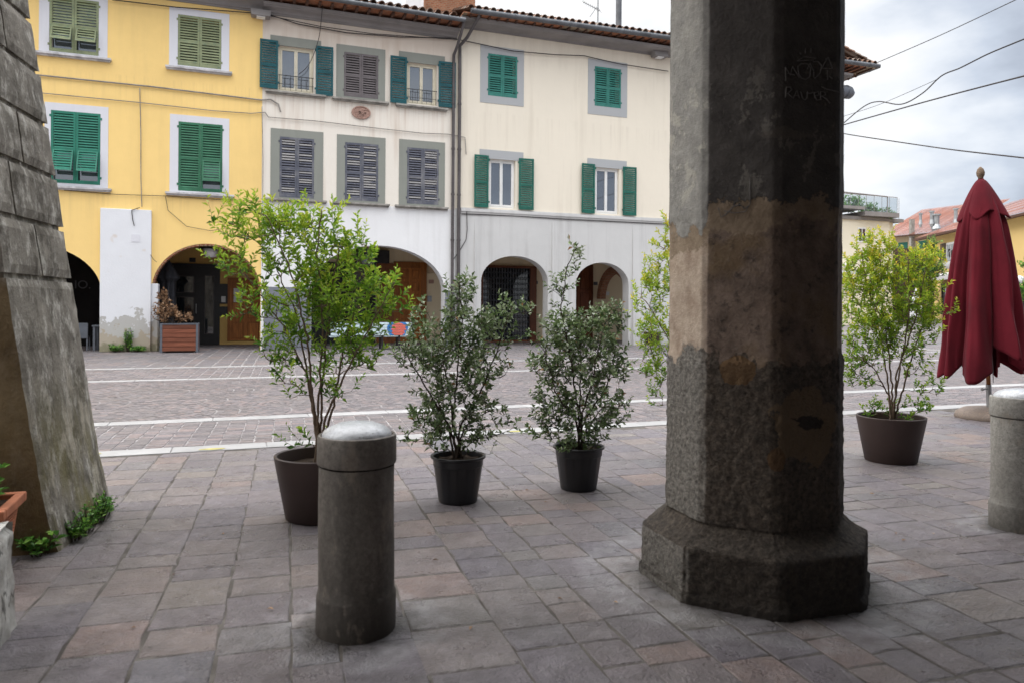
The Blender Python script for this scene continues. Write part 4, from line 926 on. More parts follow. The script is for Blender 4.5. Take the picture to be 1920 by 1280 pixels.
# wooden planter with dry shrub
pl = thing('wooden_planter', 'square reddish wooden planter with grey metal corners holding a dried brown shrub', 'planter', (-1.83, 26.3, 0))
px0 = on_ground(295, 664).x; px1 = on_ground(360, 662).x
px0, px1, py0, py1, ph_ = px0 + .02, px0 + 1.12, 25.95, 26.85, .92
m = MB(); nb = 6
for i in range(nb):
    z0 = .06 + (ph_ - .08) * i / nb; z1 = .06 + (ph_ - .08) * (i + 1) / nb - .012; t = random.random()
    m.box(px0 + .05, px1 - .05, py0, py0 + .03, z0, z1, t); m.box(px0 + .05, px1 - .05, py1 - .03, py1, z0, z1, t); m.box(px0, px0 + .03, py0 + .05, py1 - .05, z0, z1, t); m.box(px1 - .03, px1, py0 + .05, py1 - .05, z0, z1, random.random())
m.build('board_panel', M['wood_planter'], pl)
m = MB()
for x in (px0 - .012, px1 - .06):
    for y in (py0 - .012, py1 - .06): m.box(x, x + .072, y, y + .072, 0, ph_)
m.box(px0 + .06, px1 - .06, py0 - .012, py0 + .04, ph_ - .035, ph_); m.box(px0 + .06, px1 - .06, py1 - .04, py1 + .012, ph_ - .035, ph_); m.box(px0 - .012, px0 + .04, py0 + .06, py1 - .06, ph_ - .035, ph_); m.box(px1 - .04, px1 + .012, py0 + .06, py1 - .06, ph_ - .035, ph_)
m.build('metal_frame', M['steel_dark'], pl)
m = MB(); m.box(px0 + .04, px1 - .04, py0 + .04, py1 - .04, ph_ - .14, ph_ - .1); m.build('soil', M['soil'], pl)
PLANT = (px0, px1, py0, py1, ph_, pl)
# ------------------------------------------------------------------ plants
def leafmesh(m, p, d, nrm, L, Wd, t):
    d = d.normalized(); s = d.cross(nrm)
    if s.length < 1e-3: s = d.cross(Vector((.3, .5, .8)))
    s.normalize(); n = s.cross(d)
    b = p; tip = p + d * L - n * L * .12; md = p + d * L * .48 + n * L * .05
    l = md + s * Wd / 2 + n * Wd * .18; r = md - s * Wd / 2 + n * Wd * .18
    k = len(m.v); m.v.extend([tuple(b), tuple(l), tuple(tip), tuple(r)]); m.f.extend([(k, k + 1, k + 2), (k, k + 2, k + 3)]); m.t.extend([t, max(0, t - .06)])
def rv(s=1.0): return Vector((random.gauss(0, s), random.gauss(0, s), random.gauss(0, s)))
def shrub(parent, base, t, stems, blobs, leaf, leafmat, barkmat, depth=.5, shoot=.14, per=14, tintf=None, droop=.0, r0=.0085, upbias=.7, tw=.0022, step=.04):
    """stems: pixel polylines starting at the base; blobs: pixel ellipses (cx,cy,rx,ry,n) filled with shoots"""
    nodes = []; ndir = []; nd0 = []
    wood = MB(); lv = MB(); base = Vector(base)
    for st in stems:
        pts = [base + Vector((random.uniform(-.03, .03), random.uniform(-.03, .03), 0))]
        dz = random.uniform(-depth, depth) * .5
        for i, (x, y) in enumerate(st): pts.append(at_t(x, y, t) + Fv * dz * (i + 1) / len(st))
        out = [pts[0]]
        for i in range(len(pts) - 1):
            n = max(1, int((pts[i + 1] - pts[i]).length / step))
            for j in range(1, n + 1): out.append(pts[i].lerp(pts[i + 1], j / n) + rv(.004))
        wood.tube(out, [r0 * (1 - .8 * i / len(out)) + .002 for i in range(len(out))], 6)
        for i, p in enumerate(out):
            nodes.append(p); ndir.append((out[min(i + 1, len(out) - 1)] - out[max(0, i - 1)]).normalized()); nd0.append((p - base).length)
    tg = []
    for (cx, cy, rx, ry, n) in blobs:
        for _ in range(int(n * DENS)):
            a = random.uniform(0, 2 * pi); q = sqrt(random.random()); rw = rx * t / FPX
            dd = random.gauss(0, 1) * min(depth, rw) * .55 * sqrt(max(.15, 1 - q * q * .6))
            tg.append(at_t(cx + rx * q * cos(a), cy + ry * q * sin(a), t) + Fv * dd)
    tg.sort(key=lambda p: (p - base).length)
    NA = np.array([tuple(p) for p in nodes]); 
    for p in tg:
        P = np.array(tuple(p)); dv = P - NA; dist = np.linalg.norm(dv, axis=1)
        cost = dist + np.maximum(0, -(dv[:, 2]) + .1 * dist) * 1.6 + np.array(nd0) * .12
        i = int(np.argmin(cost)); a = Vector(NA[i]); d = p - a; L = d.length
        if L < .02: continue
        ctrl = a + ndir[i] * L * .35 + Vector((0, 0, L * .08)) + d * .15
        n = max(2, int(L / step)); out = []
        for j in range(n + 1):
            u = j / n; out.append(a * (1 - u) ** 2 + ctrl * 2 * u * (1 - u) + p * u * u)
        out = [out[0]] + [q + rv(.003) for q in out[1:]]
        wood.tube(out, [tw * (2.0 - 1.4 * k / n) * (1 + .8 * min(1, L)) for k in range(n + 1)], 4, cap=False)
        base_d = nd0[i]; newn = []
        for j in range(1, n + 1):
            nodes.append(out[j]); ndir.append((out[j] - out[j - 1]).normalized()); nd0.append(base_d + L * j / n); newn.append(tuple(out[j]))
        NA = np.vstack([NA, np.array(newn)])
        # leafy shoot
        sd_ = (ndir[-1] * .6 + Vector((0, 0, upbias)) + rv(.28)).normalized(); sl = shoot * random.uniform(.6, 1.35); q = out[-1]
        tip = q + sd_ * sl; wood.tube([q, q + sd_ * sl * .5 + rv(.004), tip], [tw * .8, tw * .6, tw * .35], 3, cap=False)
        tb = random.random(); hh = (p.z - base.z)
        for k in range(per):
            u = k / per; back = random.random() < .3 and L > .1
            if back: pos = out[random.randrange(max(1, n // 2), n + 1)]
            else: pos = q.lerp(tip, u)
            az = k * 2.4 + tb * 6; s1 = sd_.orthogonal().normalized(); s2 = sd_.cross(s1); rad = s1 * cos(az) + s2 * sin(az)
            ld = (sd_ * (.45 + .5 * u) + rad * (1 - .35 * u) + rv(.15) + Vector((0, 0, -droop))).normalized()
            size = random.uniform(.5, 1.25) * (1 - .25 * u)
            tt = tintf(p, hh, u, tb, back) if tintf else random.random()
            leafmesh(lv, pos, ld, (sd_ + rv(.4)), leaf[0] * size, leaf[1] * size, min(1, max(0, tt)))
    wood.build('stems', barkmat, parent, smooth=True); return lv.build('foliage', leafmat, parent)
DENS = 1.0
def tint_lime(p, h, u, tb, back): return .06 + .2 * h + .42 * u + .25 * tb + random.uniform(-.18, .18) - (.25 if back else 0)
def tint_gold(p, h, u, tb, back): return .1 + .24 * h + .4 * u + .25 * tb + random.uniform(-.15, .15) - (.25 if back else 0)
def tint_grey(p, h, u, tb, back):
    if random.random() < .025: return 1.0
    return .08 + .12 * h + .2 * u + .25 * tb + random.uniform(-.2, .45) - (.15 if back else 0)
def soil(parent, c, r, z):
    m = MB(); n = 20; m.v.append((c[0], c[1], z + .02)); 
    for i in range(n): a = 2 * pi * i / n; m.v.append((c[0] + r * cos(a), c[1] + r * sin(a), z + random.uniform(-.01, .01)))
    for i in range(n): m.f.append((0, 1 + i, 1 + (i + 1) % n)); m.t.append(.5)
    m.build('soil', M['soil'], parent)
def brown_pot(parent, c):
    m = MB(); m.lathe([(.02, .0), (.235, 0), (.245, .008), (.325, .43), (.328, .455), (.318, .462), (.305, .455), (.3, .43), (.29, .36), (.02, .35)], 56, c); m.build('pot', M['pot_brown'], parent, smooth=True, angle=50)
    soil(parent, c, .292, .37)
def black_pot(parent, c):
    def rf(r, z, a):
        if .03 < z < .29 and r > .1: r = r * (1 + .012 * (1 if sin(a * 16) > .2 else 0))
        return r, z
    m = MB(); m.lathe([(.02, .0), (.148, 0), (.155, .012), (.157, .03), (.192, .285), (.198, .29), (.2, .34), (.214, .345), (.22, .352), (.219, .366), (.208, .368), (.198, .36), (.19, .3), (.02, .3)], 96, c, rf)
    m.build('pot', M['pot_black'], parent, smooth=True, angle=30); soil(parent, c, .192, .325)
# left tall lime shrub
random.seed(21); DENS = .68
c = (.61, 5.63, 0); t = thing('potted_shrub', 'tall lime green shrub in a brown pot half hidden behind the near bollard', 'potted plant', c); brown_pot(t, c)
B0 = (c[0] - .02, c[1], .37); tt = 5.49
shrub(t, B0, tt, [[(590, 760), (585, 640), (560, 520), (520, 420)], [(600, 740), (610, 600), (600, 480), (610, 400)], [(625, 760), (640, 660), (670, 560), (690, 470)], [(598, 800), (575, 700), (530, 610), (470, 530)], [(612, 780), (650, 700), (700, 610), (745, 530)], [(586, 780), (570, 690), (555, 600), (500, 480)], [(605, 720), (620, 560), (640, 450)]],
      [(470, 425, 62, 36, 62), (530, 450, 48, 52, 55), (600, 440, 36, 40, 36), (620, 500, 60, 60, 75), (470, 500, 60, 30, 34), (660, 480, 34, 36, 28), (560, 560, 65, 60, 75), (650, 580, 70, 62, 90), (716, 560, 42, 40, 40), (470, 580, 40, 30, 16), (600, 640, 88, 50, 70), (690, 650, 32, 45, 24), (540, 655, 36, 50, 20), (620, 715, 55, 40, 22), (545, 725, 32, 26, 8), (690, 690, 20, 26, 6), (588, 840, 45, 26, 9)],
      (.066, .026), M['leaf_lime'], M['bark'], .42, .16, 13, tint_lime)
# golden shrub right
random.seed(22); DENS = 1.5
c = (6.32, 5.8, 0); t = thing('potted_shrub', 'golden green shrub in a brown pot right of the dark stone column', 'potted plant', c); brown_pot(t, c)
tt = (Vector((c[0], c[1], CH)) - CAM).dot(Fv)
shrub(t, (c[0], c[1], .37), tt, [[(1668, 700), (1655, 600), (1630, 500)], [(1680, 690), (1690, 590), (1680, 490)], [(1662, 740), (1630, 690), (1590, 660)], [(1672, 720), (1660, 620), (1625, 540), (1612, 470)], [(1690, 730), (1712, 640), (1740, 570)], [(1676, 700), (1705, 600), (1720, 500)]],
      [(1622, 470, 16, 32, 20), (1620, 520, 40, 40, 60), (1680, 500, 50, 38, 66), (1740, 500, 28, 30, 26), (1640, 570, 62, 50, 100), (1710, 570, 54, 48, 80), (1620, 640, 44, 48, 55), (1690, 640, 52, 42, 60), (1740, 600, 30, 30, 22), (1610, 700, 30, 30, 16), (1720, 690, 26, 22, 10), (1650, 770, 26, 14, 8), (1710, 770, 34, 18, 12), (1735, 732, 24, 12, 6), (1660, 455, 12, 12, 5)],
      (.048, .024), M['leaf_gold'], M['bark'], .5, .13, 13, tint_gold)
# golden shrub behind the column
random.seed(23); DENS = 1.2
c = (4.5, 6.49, 0); t = thing('potted_shrub', 'golden green shrub mostly hidden behind the dark stone column', 'potted plant', c); brown_pot(t, c)
tt = (Vector((c[0], c[1], CH)) - CAM).dot(Fv)
shrub(t, (c[0], c[1], .37), tt, [[(1300, 700), (1270, 580), (1250, 460)], [(1310, 680), (1330, 560), (1320, 450)], [(1300, 740), (1260, 700), (1210, 680)], [(1320, 700), (1370, 580)], [(1300, 720), (1255, 640), (1215, 570)]],
      [(1245, 455, 20, 34, 18), (1240, 520, 34, 34, 34), (1220, 560, 34, 34, 28), (1235, 620, 38, 44, 46), (1240, 690, 34, 30, 22), (1215, 690, 26, 22, 9), (1235, 745, 14, 24, 8), (1310, 520, 60, 80, 60), (1380, 580, 50, 70, 40), (1310, 640, 50, 60, 40)],
      (.048, .024), M['leaf_gold'], M['bark'], .5, .13, 13, tint_gold)
# grey green shrubs in black pots
random.seed(24); DENS = .85
c = (1.69, 5.72, 0); t = thing('potted_shrub', 'sparse grey green shrub in a ribbed black pot beside the near bollard', 'potted plant', c); black_pot(t, c); tt = 5.95
shrub(t, (c[0], c[1], .33), tt, [[(850, 780), (860, 680), (870, 590), (862, 530)], [(845, 800), (800, 720), (760, 650)], [(862, 800), (900, 740), (930, 660), (955, 590)], [(848, 790), (835, 700), (820, 610)], [(870, 800), (915, 770)], [(842, 810), (822, 760), (815, 700)]],
      [(862, 560, 30, 40, 38), (880, 620, 52, 40, 75), (820, 650, 55, 40, 66), (770, 660, 34, 26, 20), (930, 625, 34, 36, 34), (850, 700, 75, 42, 90), (905, 700, 48, 40, 36), (850, 770, 62, 40, 66), (800, 790, 38, 34, 28), (915, 790, 46, 36, 32), (845, 830, 46, 20, 24), (790, 595, 26, 28, 10), (965, 585, 26, 20, 14), (770, 820, 20, 14, 5), (900, 835, 30, 22, 10)],
      (.058, .031), M['leaf_grey'], M['bark_dark'], .4, .1, 9, tint_grey, .1, .008)
random.seed(25)
c = (2.78, 5.78, 0); t = thing('potted_shrub', 'dense grey green shrub with one tall leader in a black pot left of the column', 'potted plant', c); black_pot(t, c); tt = 6.38
shrub(t, (c[0], c[1], .33), tt, [[(1085, 780), (1070, 680), (1050, 580), (1062, 500), (1078, 465)], [(1090, 780), (1110, 700), (1125, 620)], [(1080, 790), (1040, 730), (1020, 660)], [(1095, 790), (1140, 720), (1155, 650)], [(1088, 760), (1090, 660), (1095, 600)], [(1100, 800), (1125, 760)]],
      [(1078, 478, 12, 22, 7), (1062, 525, 24, 26, 10), (1042, 560, 14, 30, 7), (1060, 620, 46, 34, 74), (1115, 620, 48, 36, 80), (1150, 600, 20, 26, 16), (1040, 680, 46, 44, 84), (1110, 690, 62, 48, 120), (1150, 690, 22, 46, 26), (1040, 760, 42, 36, 56), (1110, 765, 58, 38, 84), (1080, 820, 56, 24, 54), (1015, 800, 26, 22, 12), (1155, 770, 22, 36, 18), (1090, 850, 22, 12, 8), (985, 640, 12, 20, 3)],
      (.055, .031), M['leaf_grey'], M['bark_dark'], .42, .1, 9, tint_grey, .25, .008)
# dry shrub in the wooden planter
random.seed(26)
c0 = ((PLANT[0] + PLANT[1]) / 2, (PLANT[2] + PLANT[3]) / 2); tt = (Vector((c0[0], c0[1], CH)) - CAM).dot(Fv)
shrub(PLANT[5], (c0[0] - .15, c0[1], .82), tt, [[(310, 590), (305, 560)], [(322, 595), (345, 585)]], [(306, 565, 9, 16, 30), (312, 590, 22, 18, 60), (338, 596, 20, 10, 30)], (.11, .06), M['leaf_dry'], M['bark_dark'], .3, .15, 10, lambda p, h, u, tb, b: random.random(), r0=.015, tw=.006)
# small far pot
random.seed(27)
c = on_ground(1221, 646); t = thing('potted_shrub', 'small shrub in a plum brown pot against the pale grey arcade pier', 'potted plant', (c.x, c.y, 0))
m = MB(); m.lathe([(.02, 0), (.3, 0), (.42, .52), (.4, .54), (.36, .5), (.02, .48)], 28, (c.x, c.y, 0)); m.build('pot', M['pot_brown'], t, smooth=True, angle=40)
shrub(t, (c.x, c.y, .5), (c - CAM).dot(Fv), [[(1218, 600)], [(1225, 590)]], [(1216, 595, 18, 24, 40)], (.1, .045), M['leaf_grey'], M['bark_dark'], .3, .12, 8, tint_grey, r0=.015, tw=.006)
# ------------------------------------------------------------------ bench
Y0 = 26.2; PB = Plane((0, Y0), (1, 0)); bx = PB.rect(620, 604, 776, 629); zb = .46
bn = thing('painted_bench', 'slatted bench painted pale blue with a salmon flower patch under the wide white arch', 'bench', ((bx[0] + bx[1]) / 2, Y0, 0))
m = MB(); ns = 5
for i in range(ns): m.pbox(PB, bx[0], bx[1], bx[2] + (bx[3] - bx[2]) * i / ns + .006, bx[2] + (bx[3] - bx[2]) * (i + 1) / ns - .006, 0, .03)
m.build('backrest', M['benchwhite'], bn)
m = MB(); 
for i in range(5): m.box(bx[0], bx[1], Y0 + .06 + i * .09, Y0 + .14 + i * .09, zb - .03, zb)
m.build('seat', M['benchwhite'], bn)
for a in (bx[0] + .3, (bx[0] + bx[1]) / 2 + .3, bx[1] - .55):
    m = MB(); m.box(a, a + .06, Y0 + .005, Y0 + .05, 0, bx[3] - .05); m.box(a, a + .06, Y0 + .42, Y0 + .48, 0, zb - .03); m.box(a, a + .06, Y0 + .05, Y0 + .42, zb - .09, zb - .031); m.build('leg', M['black'], bn)
def blob(px, py, rx, ry, o, mat, name, lob=6, am=.12):
    m = MB(); c = PB.px(px, py); n = 36; rr = [(1 + am * sin(lob * 2 * pi * i / n + 1)) for i in range(n)]
    for i in range(5):
        z0 = bx[2] + (bx[3] - bx[2]) * i / 5 + .007; z1 = bx[2] + (bx[3] - bx[2]) * (i + 1) / 5 - .007
        for k in range(6):
            za = z0 + (z1 - z0) * k / 6; zb_ = z0 + (z1 - z0) * (k + 1) / 6; zm = (za + zb_) / 2; q = (zm - c[1]) / ry
            if abs(q) >= 1: continue
            w = rx * sqrt(1 - abs(q) ** 3) * (1 + am * sin(lob * q * 2 + 1)); m.pbox(PB, c[0] - w, c[0] + w * (1 + am * sin(3 * q)), za, zb_, .028, o)
    m.build(name, mat, bn)
blob(745, 616, .36, .3, .034, M['blue'], 'painted_patch', 3, .04); blob(747, 618, .24, .24, .038, M['salmon'], 'painted_flower')
# chair and table in the far left arch
Yc = 26.95
ch = thing('cafe_chair', 'dark grey cafe chair at a table in the far left yellow arch', 'chair', (-4.6, Yc + 1, 0)); cx = -4.62; y0 = Yc + .75
m = MB(); m.box(cx - .25, cx + .2, y0, y0 + .45, .43, .47); m.build('seat', M['steel_dark'], ch, bevel=.01)
m = MB(); m.box(cx - .27, cx + .2, y0 - .05, y0 - .01, .4, .9); m.build('backrest', M['steel_dark'], ch, bevel=.015)
for (a, b) in ((-.24, -.03), (.15, -.03), (-.24, .4), (.15, .4)):
    m = MB(); m.box(cx + a, cx + a + .04, y0 + b, y0 + b + .04, 0, .43); m.build('leg', M['steel_dark'], ch)
tb_ = thing('cafe_table', 'dark grey cafe table half hidden by the white render pier', 'table', (-3.9, Yc + 1, 0))
m = MB(); m.box(-4.3, -3.4, Yc + .6, Yc + 1.4, .78, .83); m.build('table_top', M['steel_dark'], tb_, bevel=.01)
for (a, b) in ((-4.27, .63), (-3.5, .63), (-4.27, 1.3), (-3.5, 1.3)):
    m = MB(); m.box(a, a + .07, Yc + b, Yc + b + .07, 0, .78); m.build('leg', M['steel_dark'], tb_)
# weeds at white pier foot
def weeds(name, label, spots, size, n, mat, ground=0.0, cat='weed'):
    lv = MB(); st = MB()
    for (x, y, r, h) in spots:
        for _ in range(n):
            a = random.uniform(0, 2 * pi); q = r * sqrt(random.random()); p0 = Vector((x + q * .4 * cos(a), y + q * .4 * sin(a), ground)); top = Vector((x + q * cos(a), y + q * sin(a), ground + h * random.uniform(.3, 1)))
            st.tube([p0, p0.lerp(top, .5) + Vector((0, 0, .02)), top], .0015 + size * .02, 3, cap=False)
            for k in range(5):
                p = p0.lerp(top, random.uniform(.4, 1.0)); leafmesh(lv, p, Vector((random.gauss(0, 1), random.gauss(0, 1), .5)), Vector((0, 0, 1)) + rv(.3), size * random.uniform(.6, 1.2), size * .7 * random.uniform(.6, 1.2), random.random())
    x, y = spots[0][:2]
    t = thing(name, label, cat, (x, y, ground)); lv.build('foliage', mat, t); st.build('stems', M['bark_dark'], t); return t
random.seed(31)
weeds('weed_clump', 'green weed growing at the foot of the white render pier', [((PA + PBx) / 2 + .1, D - .24, .12, .75), (PBx - .35, D - .35, .25, .2), (PA + .5, D - .3, .25, .25)], .08, 50, M['leaf_green'])
# ================================================================== FOREGROUND
def fbm(p, s, o=3): return mnoise.fractal(p * s, 1.0, 2.0, o)
# stone bollards
def bollard(c, label, mat, H=.93):
    t = thing('stone_bollard', label, 'bollard', (c[0], c[1], 0), group='round stone bollards on the portico edge')
    rd = random.Random(hash(label) % 1000)
    def rf(r, z, a): return r * .935 * (1 + .007 * sin(3 * a + z * 9) + .006 * sin(7 * a + 2 + 3 * z)) - .007 * max(0, fbm(Vector((cos(a), sin(a), z * 4)) + Vector((c[0], 0, 0)), 2.5, 4) - .3), z
    m = MB(); m.lathe([(.2, -.03), (.203, .0), (.202, .165), (.198, .18), (.193, .187), (.1925, .26), (.192, .32), (.192, .38), (.192, .44), (.1915, .5), (.191, .56), (.191, .62), (.1905, H - .2), (.1905, H - .145)], 96, (c[0], c[1], 0), rf); m.build('shaft', mat, t, smooth=True, angle=35)
    m = MB(); m.lathe([(.185, H - .14), (.197, H - .136), (.201, H - .125), (.2, H - .012), (.196, H), (.186, H + .003), (.181, H - .008)], 96, (c[0], c[1], 0), rf); m.build('collar', mat, t, smooth=True, angle=50)
    m = MB(); m.lathe([(.178, H - .01), (.176, H + .006), (.168, H + .018), (.148, H + .034), (.1, H + .052), (.05, H + .06), (.001, H + .062)], 64, (c[0], c[1], 0), lambda r, z, a: (r * .935, z)); m.build('domed_top', M['granite_cap'], t, smooth=True)
bollard((.565, 3.63), 'near round stone bollard with domed top in front of the lime shrub pot', M['granite'])
bollard((5.27, 3.72), 'pale round stone bollard cut by the right edge below the red parasol', M['granite_pale'])
# octagonal column ------------------------------------------------------------
CX, CY = 2.838, 3.57; CA = radians(222)
def face_plane(i, ap=.4645):
    a0 = CA + i * pi / 4; n = Vector((cos(a0), sin(a0), 0)); return Plane((CX + n.x * ap, CY + n.y * ap), (-n.y, n.x))
def column_mat():
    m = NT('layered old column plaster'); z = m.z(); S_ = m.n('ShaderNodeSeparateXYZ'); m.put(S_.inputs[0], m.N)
    side = m.ramp(S_.outputs[0], -.85, -.97, 0, 1)          # face turned to the square is paler: daylight put into the colour
    n1 = m.noise(3.2, 6, .6); n2 = m.noise(8, 6, .7); n3 = m.noise(40, 5, .75); n4 = m.noise(15, 6, .75)
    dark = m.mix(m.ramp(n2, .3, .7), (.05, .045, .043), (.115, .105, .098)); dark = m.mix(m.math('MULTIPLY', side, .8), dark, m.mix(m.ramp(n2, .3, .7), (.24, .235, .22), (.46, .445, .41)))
    chips = m.ramp(m.noise(5.5, 8, .74, m.vmul(m.P, (1, 1, .8))), .565, .58); zc = m.math('MULTIPLY', m.ramp(z, 2.0, 2.2, 0, 1), m.ramp(z, 2.65, 2.95, 1, .15))
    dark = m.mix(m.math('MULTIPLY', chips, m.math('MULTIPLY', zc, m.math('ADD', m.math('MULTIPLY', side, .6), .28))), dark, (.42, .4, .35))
    fw = m.ramp(m.noise(30, 3, .6, m.vmul(m.P, (1, 1, .25))), .7, .74, 0, .35); dark = m.mix(fw, dark, (.2, .18, .16))
    mid = m.mix(m.ramp(n2, .32, .68), (.1, .072, .056), (.3, .225, .18)); mid = m.mix(m.ramp(m.noise(2.5, 4, .6), .52, .64, 0, .7), mid, (.22, .15, .08)); mid = m.mix(m.ramp(n4, .55, .68, 0, .85), mid, (.04, .03, .027)); mid = m.mix(m.ramp(n3, .58, .7, 0, .5), mid, (.3, .25, .21))
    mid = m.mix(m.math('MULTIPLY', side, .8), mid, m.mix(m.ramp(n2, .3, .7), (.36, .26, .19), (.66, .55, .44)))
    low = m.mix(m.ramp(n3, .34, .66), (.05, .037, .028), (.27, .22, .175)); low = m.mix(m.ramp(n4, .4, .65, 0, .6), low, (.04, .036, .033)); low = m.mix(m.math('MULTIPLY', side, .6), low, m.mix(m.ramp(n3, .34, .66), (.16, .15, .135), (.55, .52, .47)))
    zz = m.math('ADD', z, m.math('MULTIPLY', m.math('SUBTRACT', m.noise(6, 8, .72), .5), .5))
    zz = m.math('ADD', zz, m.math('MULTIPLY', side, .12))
    zz2 = m.math('ADD', z, m.math('MULTIPLY', m.math('SUBTRACT', m.noise(3.4, 8, .72, m.vmul(m.P, (1, 1.3, .8))), .5), .62))
    tan = m.mix(m.ramp(n2, .3, .7), (.2, .145, .095), (.36, .28, .2))
    k1 = m.ramp(zz, 2.1, 2.106); k0 = m.ramp(m.math('ADD', zz, m.math('MULTIPLY', m.noise(2.1, 3), .3)), 2.13, 2.14); k2 = m.ramp(zz2, 1.3, 1.306)
    c = m.mix(k0, mid, tan); c = m.mix(k1, c, dark); c = m.mix(k2, low, c)
    def patch(P, px, py, ra, rz, nz=.5):
        a, zc_ = P.px(px, py); q = P.pt(a, zc_); d = m.n('ShaderNodeVectorMath', operation='SUBTRACT'); m.put(d.inputs[0], m.P); m.put(d.inputs[1], tuple(q))
        d2 = m.vmul(d.outputs[0], (1 / ra, 1 / ra, 1 / rz)); L = m.n('ShaderNodeVectorMath', operation='LENGTH'); m.put(L.inputs[0], d2)
        return m.ramp(m.math('ADD', L.outputs['Value'], m.math('MULTIPLY', m.math('SUBTRACT', m.noise(6, 7, .7), .5), nz * 4.2)), 1.0, .985)
    F0, F1 = face_plane(0), face_plane(1)
    h1_ = patch(F0, 1384, 695, .085, .1, .5); t1 = patch(F1, 1512, 800, .2, .17, .5); h2_ = patch(F1, 1518, 792, .09, .045, .6); h3_ = patch(F0, 1456, 862, .045, .06, .5)
    t0 = patch(F0, 1400, 415, .16, .06, .7); t2 = patch(F1, 1470, 250, .12, .03, 1.2)
    c = m.mix(t1, c, m.mix(n2, (.19, .135, .08), (.32, .235, .15))); c = m.mix(t0, c, tan); c = m.mix(m.math('MULTIPLY', t2, .5), c, (.16, .14, .12))
    for h_ in (h1_, h3_): c = m.mix(h_, c, (.2, .12, .06))
    c = m.mix(h2_, c, (.05, .035, .028))
    inward_shade = m.math('MULTIPLY', m.ramp(S_.outputs[1], -.45, -.8, 0, 1), m.ramp(n1, .25, .75, .75, .4)); inward_shade = m.math('MAXIMUM', inward_shade, m.math('MULTIPLY', m.ramp(S_.outputs[1], -.9, -.98, 0, .62), 1.0)); c = m.mix(inward_shade, c, m.mix(1.0, c, (.34, .28, .24), 'MULTIPLY'))  # painted shade: faces turned into the arcade are multiplied darker
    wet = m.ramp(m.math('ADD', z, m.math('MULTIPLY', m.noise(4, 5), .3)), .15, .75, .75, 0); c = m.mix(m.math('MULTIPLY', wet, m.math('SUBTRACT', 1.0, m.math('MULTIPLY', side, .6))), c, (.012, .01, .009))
    hb = m.math('MULTIPLY', n3, m.math('ADD', m.math('MULTIPLY', m.math('SUBTRACT', 1.0, k2), 2.2), .5)); hb = m.math('ADD', hb, n4)
    hb = m.math('ADD', hb, m.math('MULTIPLY', k1, 1.0)); hb = m.math('ADD', hb, m.math('MULTIPLY', k2, -1.3))
    for h_ in (h1_, h2_, h3_): hb = m.math('SUBTRACT', hb, m.math('MULTIPLY', h_, 2.2))
    m.bump(hb, 1.0, .016)
    return m.done(c, .8, .3)
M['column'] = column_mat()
def oct_surface(m, cfun, z0, z1, dz, amp, na=18, capz=None):
    """cfun(z) -> apothem; 8 flat faces finely divided and roughened"""
    nz = max(1, int((z1 - z0) / dz)); N8 = 8 * na; k0 = len(m.v)
    for k in range(nz + 1):
        z = z0 + (z1 - z0) * k / nz; ap = cfun(z)
        for i in range(8):
            a0 = CA + i * pi / 4; nx, ny = cos(a0), sin(a0); tx, ty = -ny, nx; hs = ap * math.tan(pi / 8)
            for j in range(na):
                s = -hs + 2 * hs * j / na; e_ = min(1, (hs - abs(s)) / .03); rr = ap - .012 * (1 - e_) ** 2
                p = Vector((CX + nx * rr + tx * s, CY + ny * rr + ty * s, z)); d = amp(p); m.v.append((p.x + nx * d, p.y + ny * d, z))
    for k in range(nz):
        for q in range(N8):
            q2 = (q + 1) % N8; m.f.append((k0 + k * N8 + q, k0 + k * N8 + q2, k0 + (k + 1) * N8 + q2, k0 + (k + 1) * N8 + q)); m.t.append(.5)
def fbm(p, s, o=3): return mnoise.fractal(p * s, 1.0, 2.0, o)
def amp_shaft(p):
    e1 = 1.3 + .05 * fbm(p, 3); rough = 1 if p.z < e1 else 0
    return rough * (.011 + .007 * fbm(p, 34, 4)) + .003 * fbm(p, 7) + (.005 if p.z > 2.06 + .1 * fbm(p + Vector((3, 0, 0)), 4) else 0)
cl = thing('stone_column', 'dark octagonal column with peeling plaster layers on a wide octagonal base', 'column', (CX, CY, 0))
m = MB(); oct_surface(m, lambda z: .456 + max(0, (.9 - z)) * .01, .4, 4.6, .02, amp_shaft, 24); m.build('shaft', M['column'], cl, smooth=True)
m = MB(); oct_surface(m, lambda z: .595 + (.015 if z < .05 else 0) if z < .285 else .595 - (z - .285) * 1.15 - .02 * sin((z - .285) * 24), -.02, .41, .015, lambda p: .005 * fbm(p, 5) + .007 * fbm(p, 26, 4) - (.03 * max(0, fbm(p + Vector((5, 1, 2)), 4.5, 3) - .55)), 34); m.build('base', M['column'], cl, smooth=True)
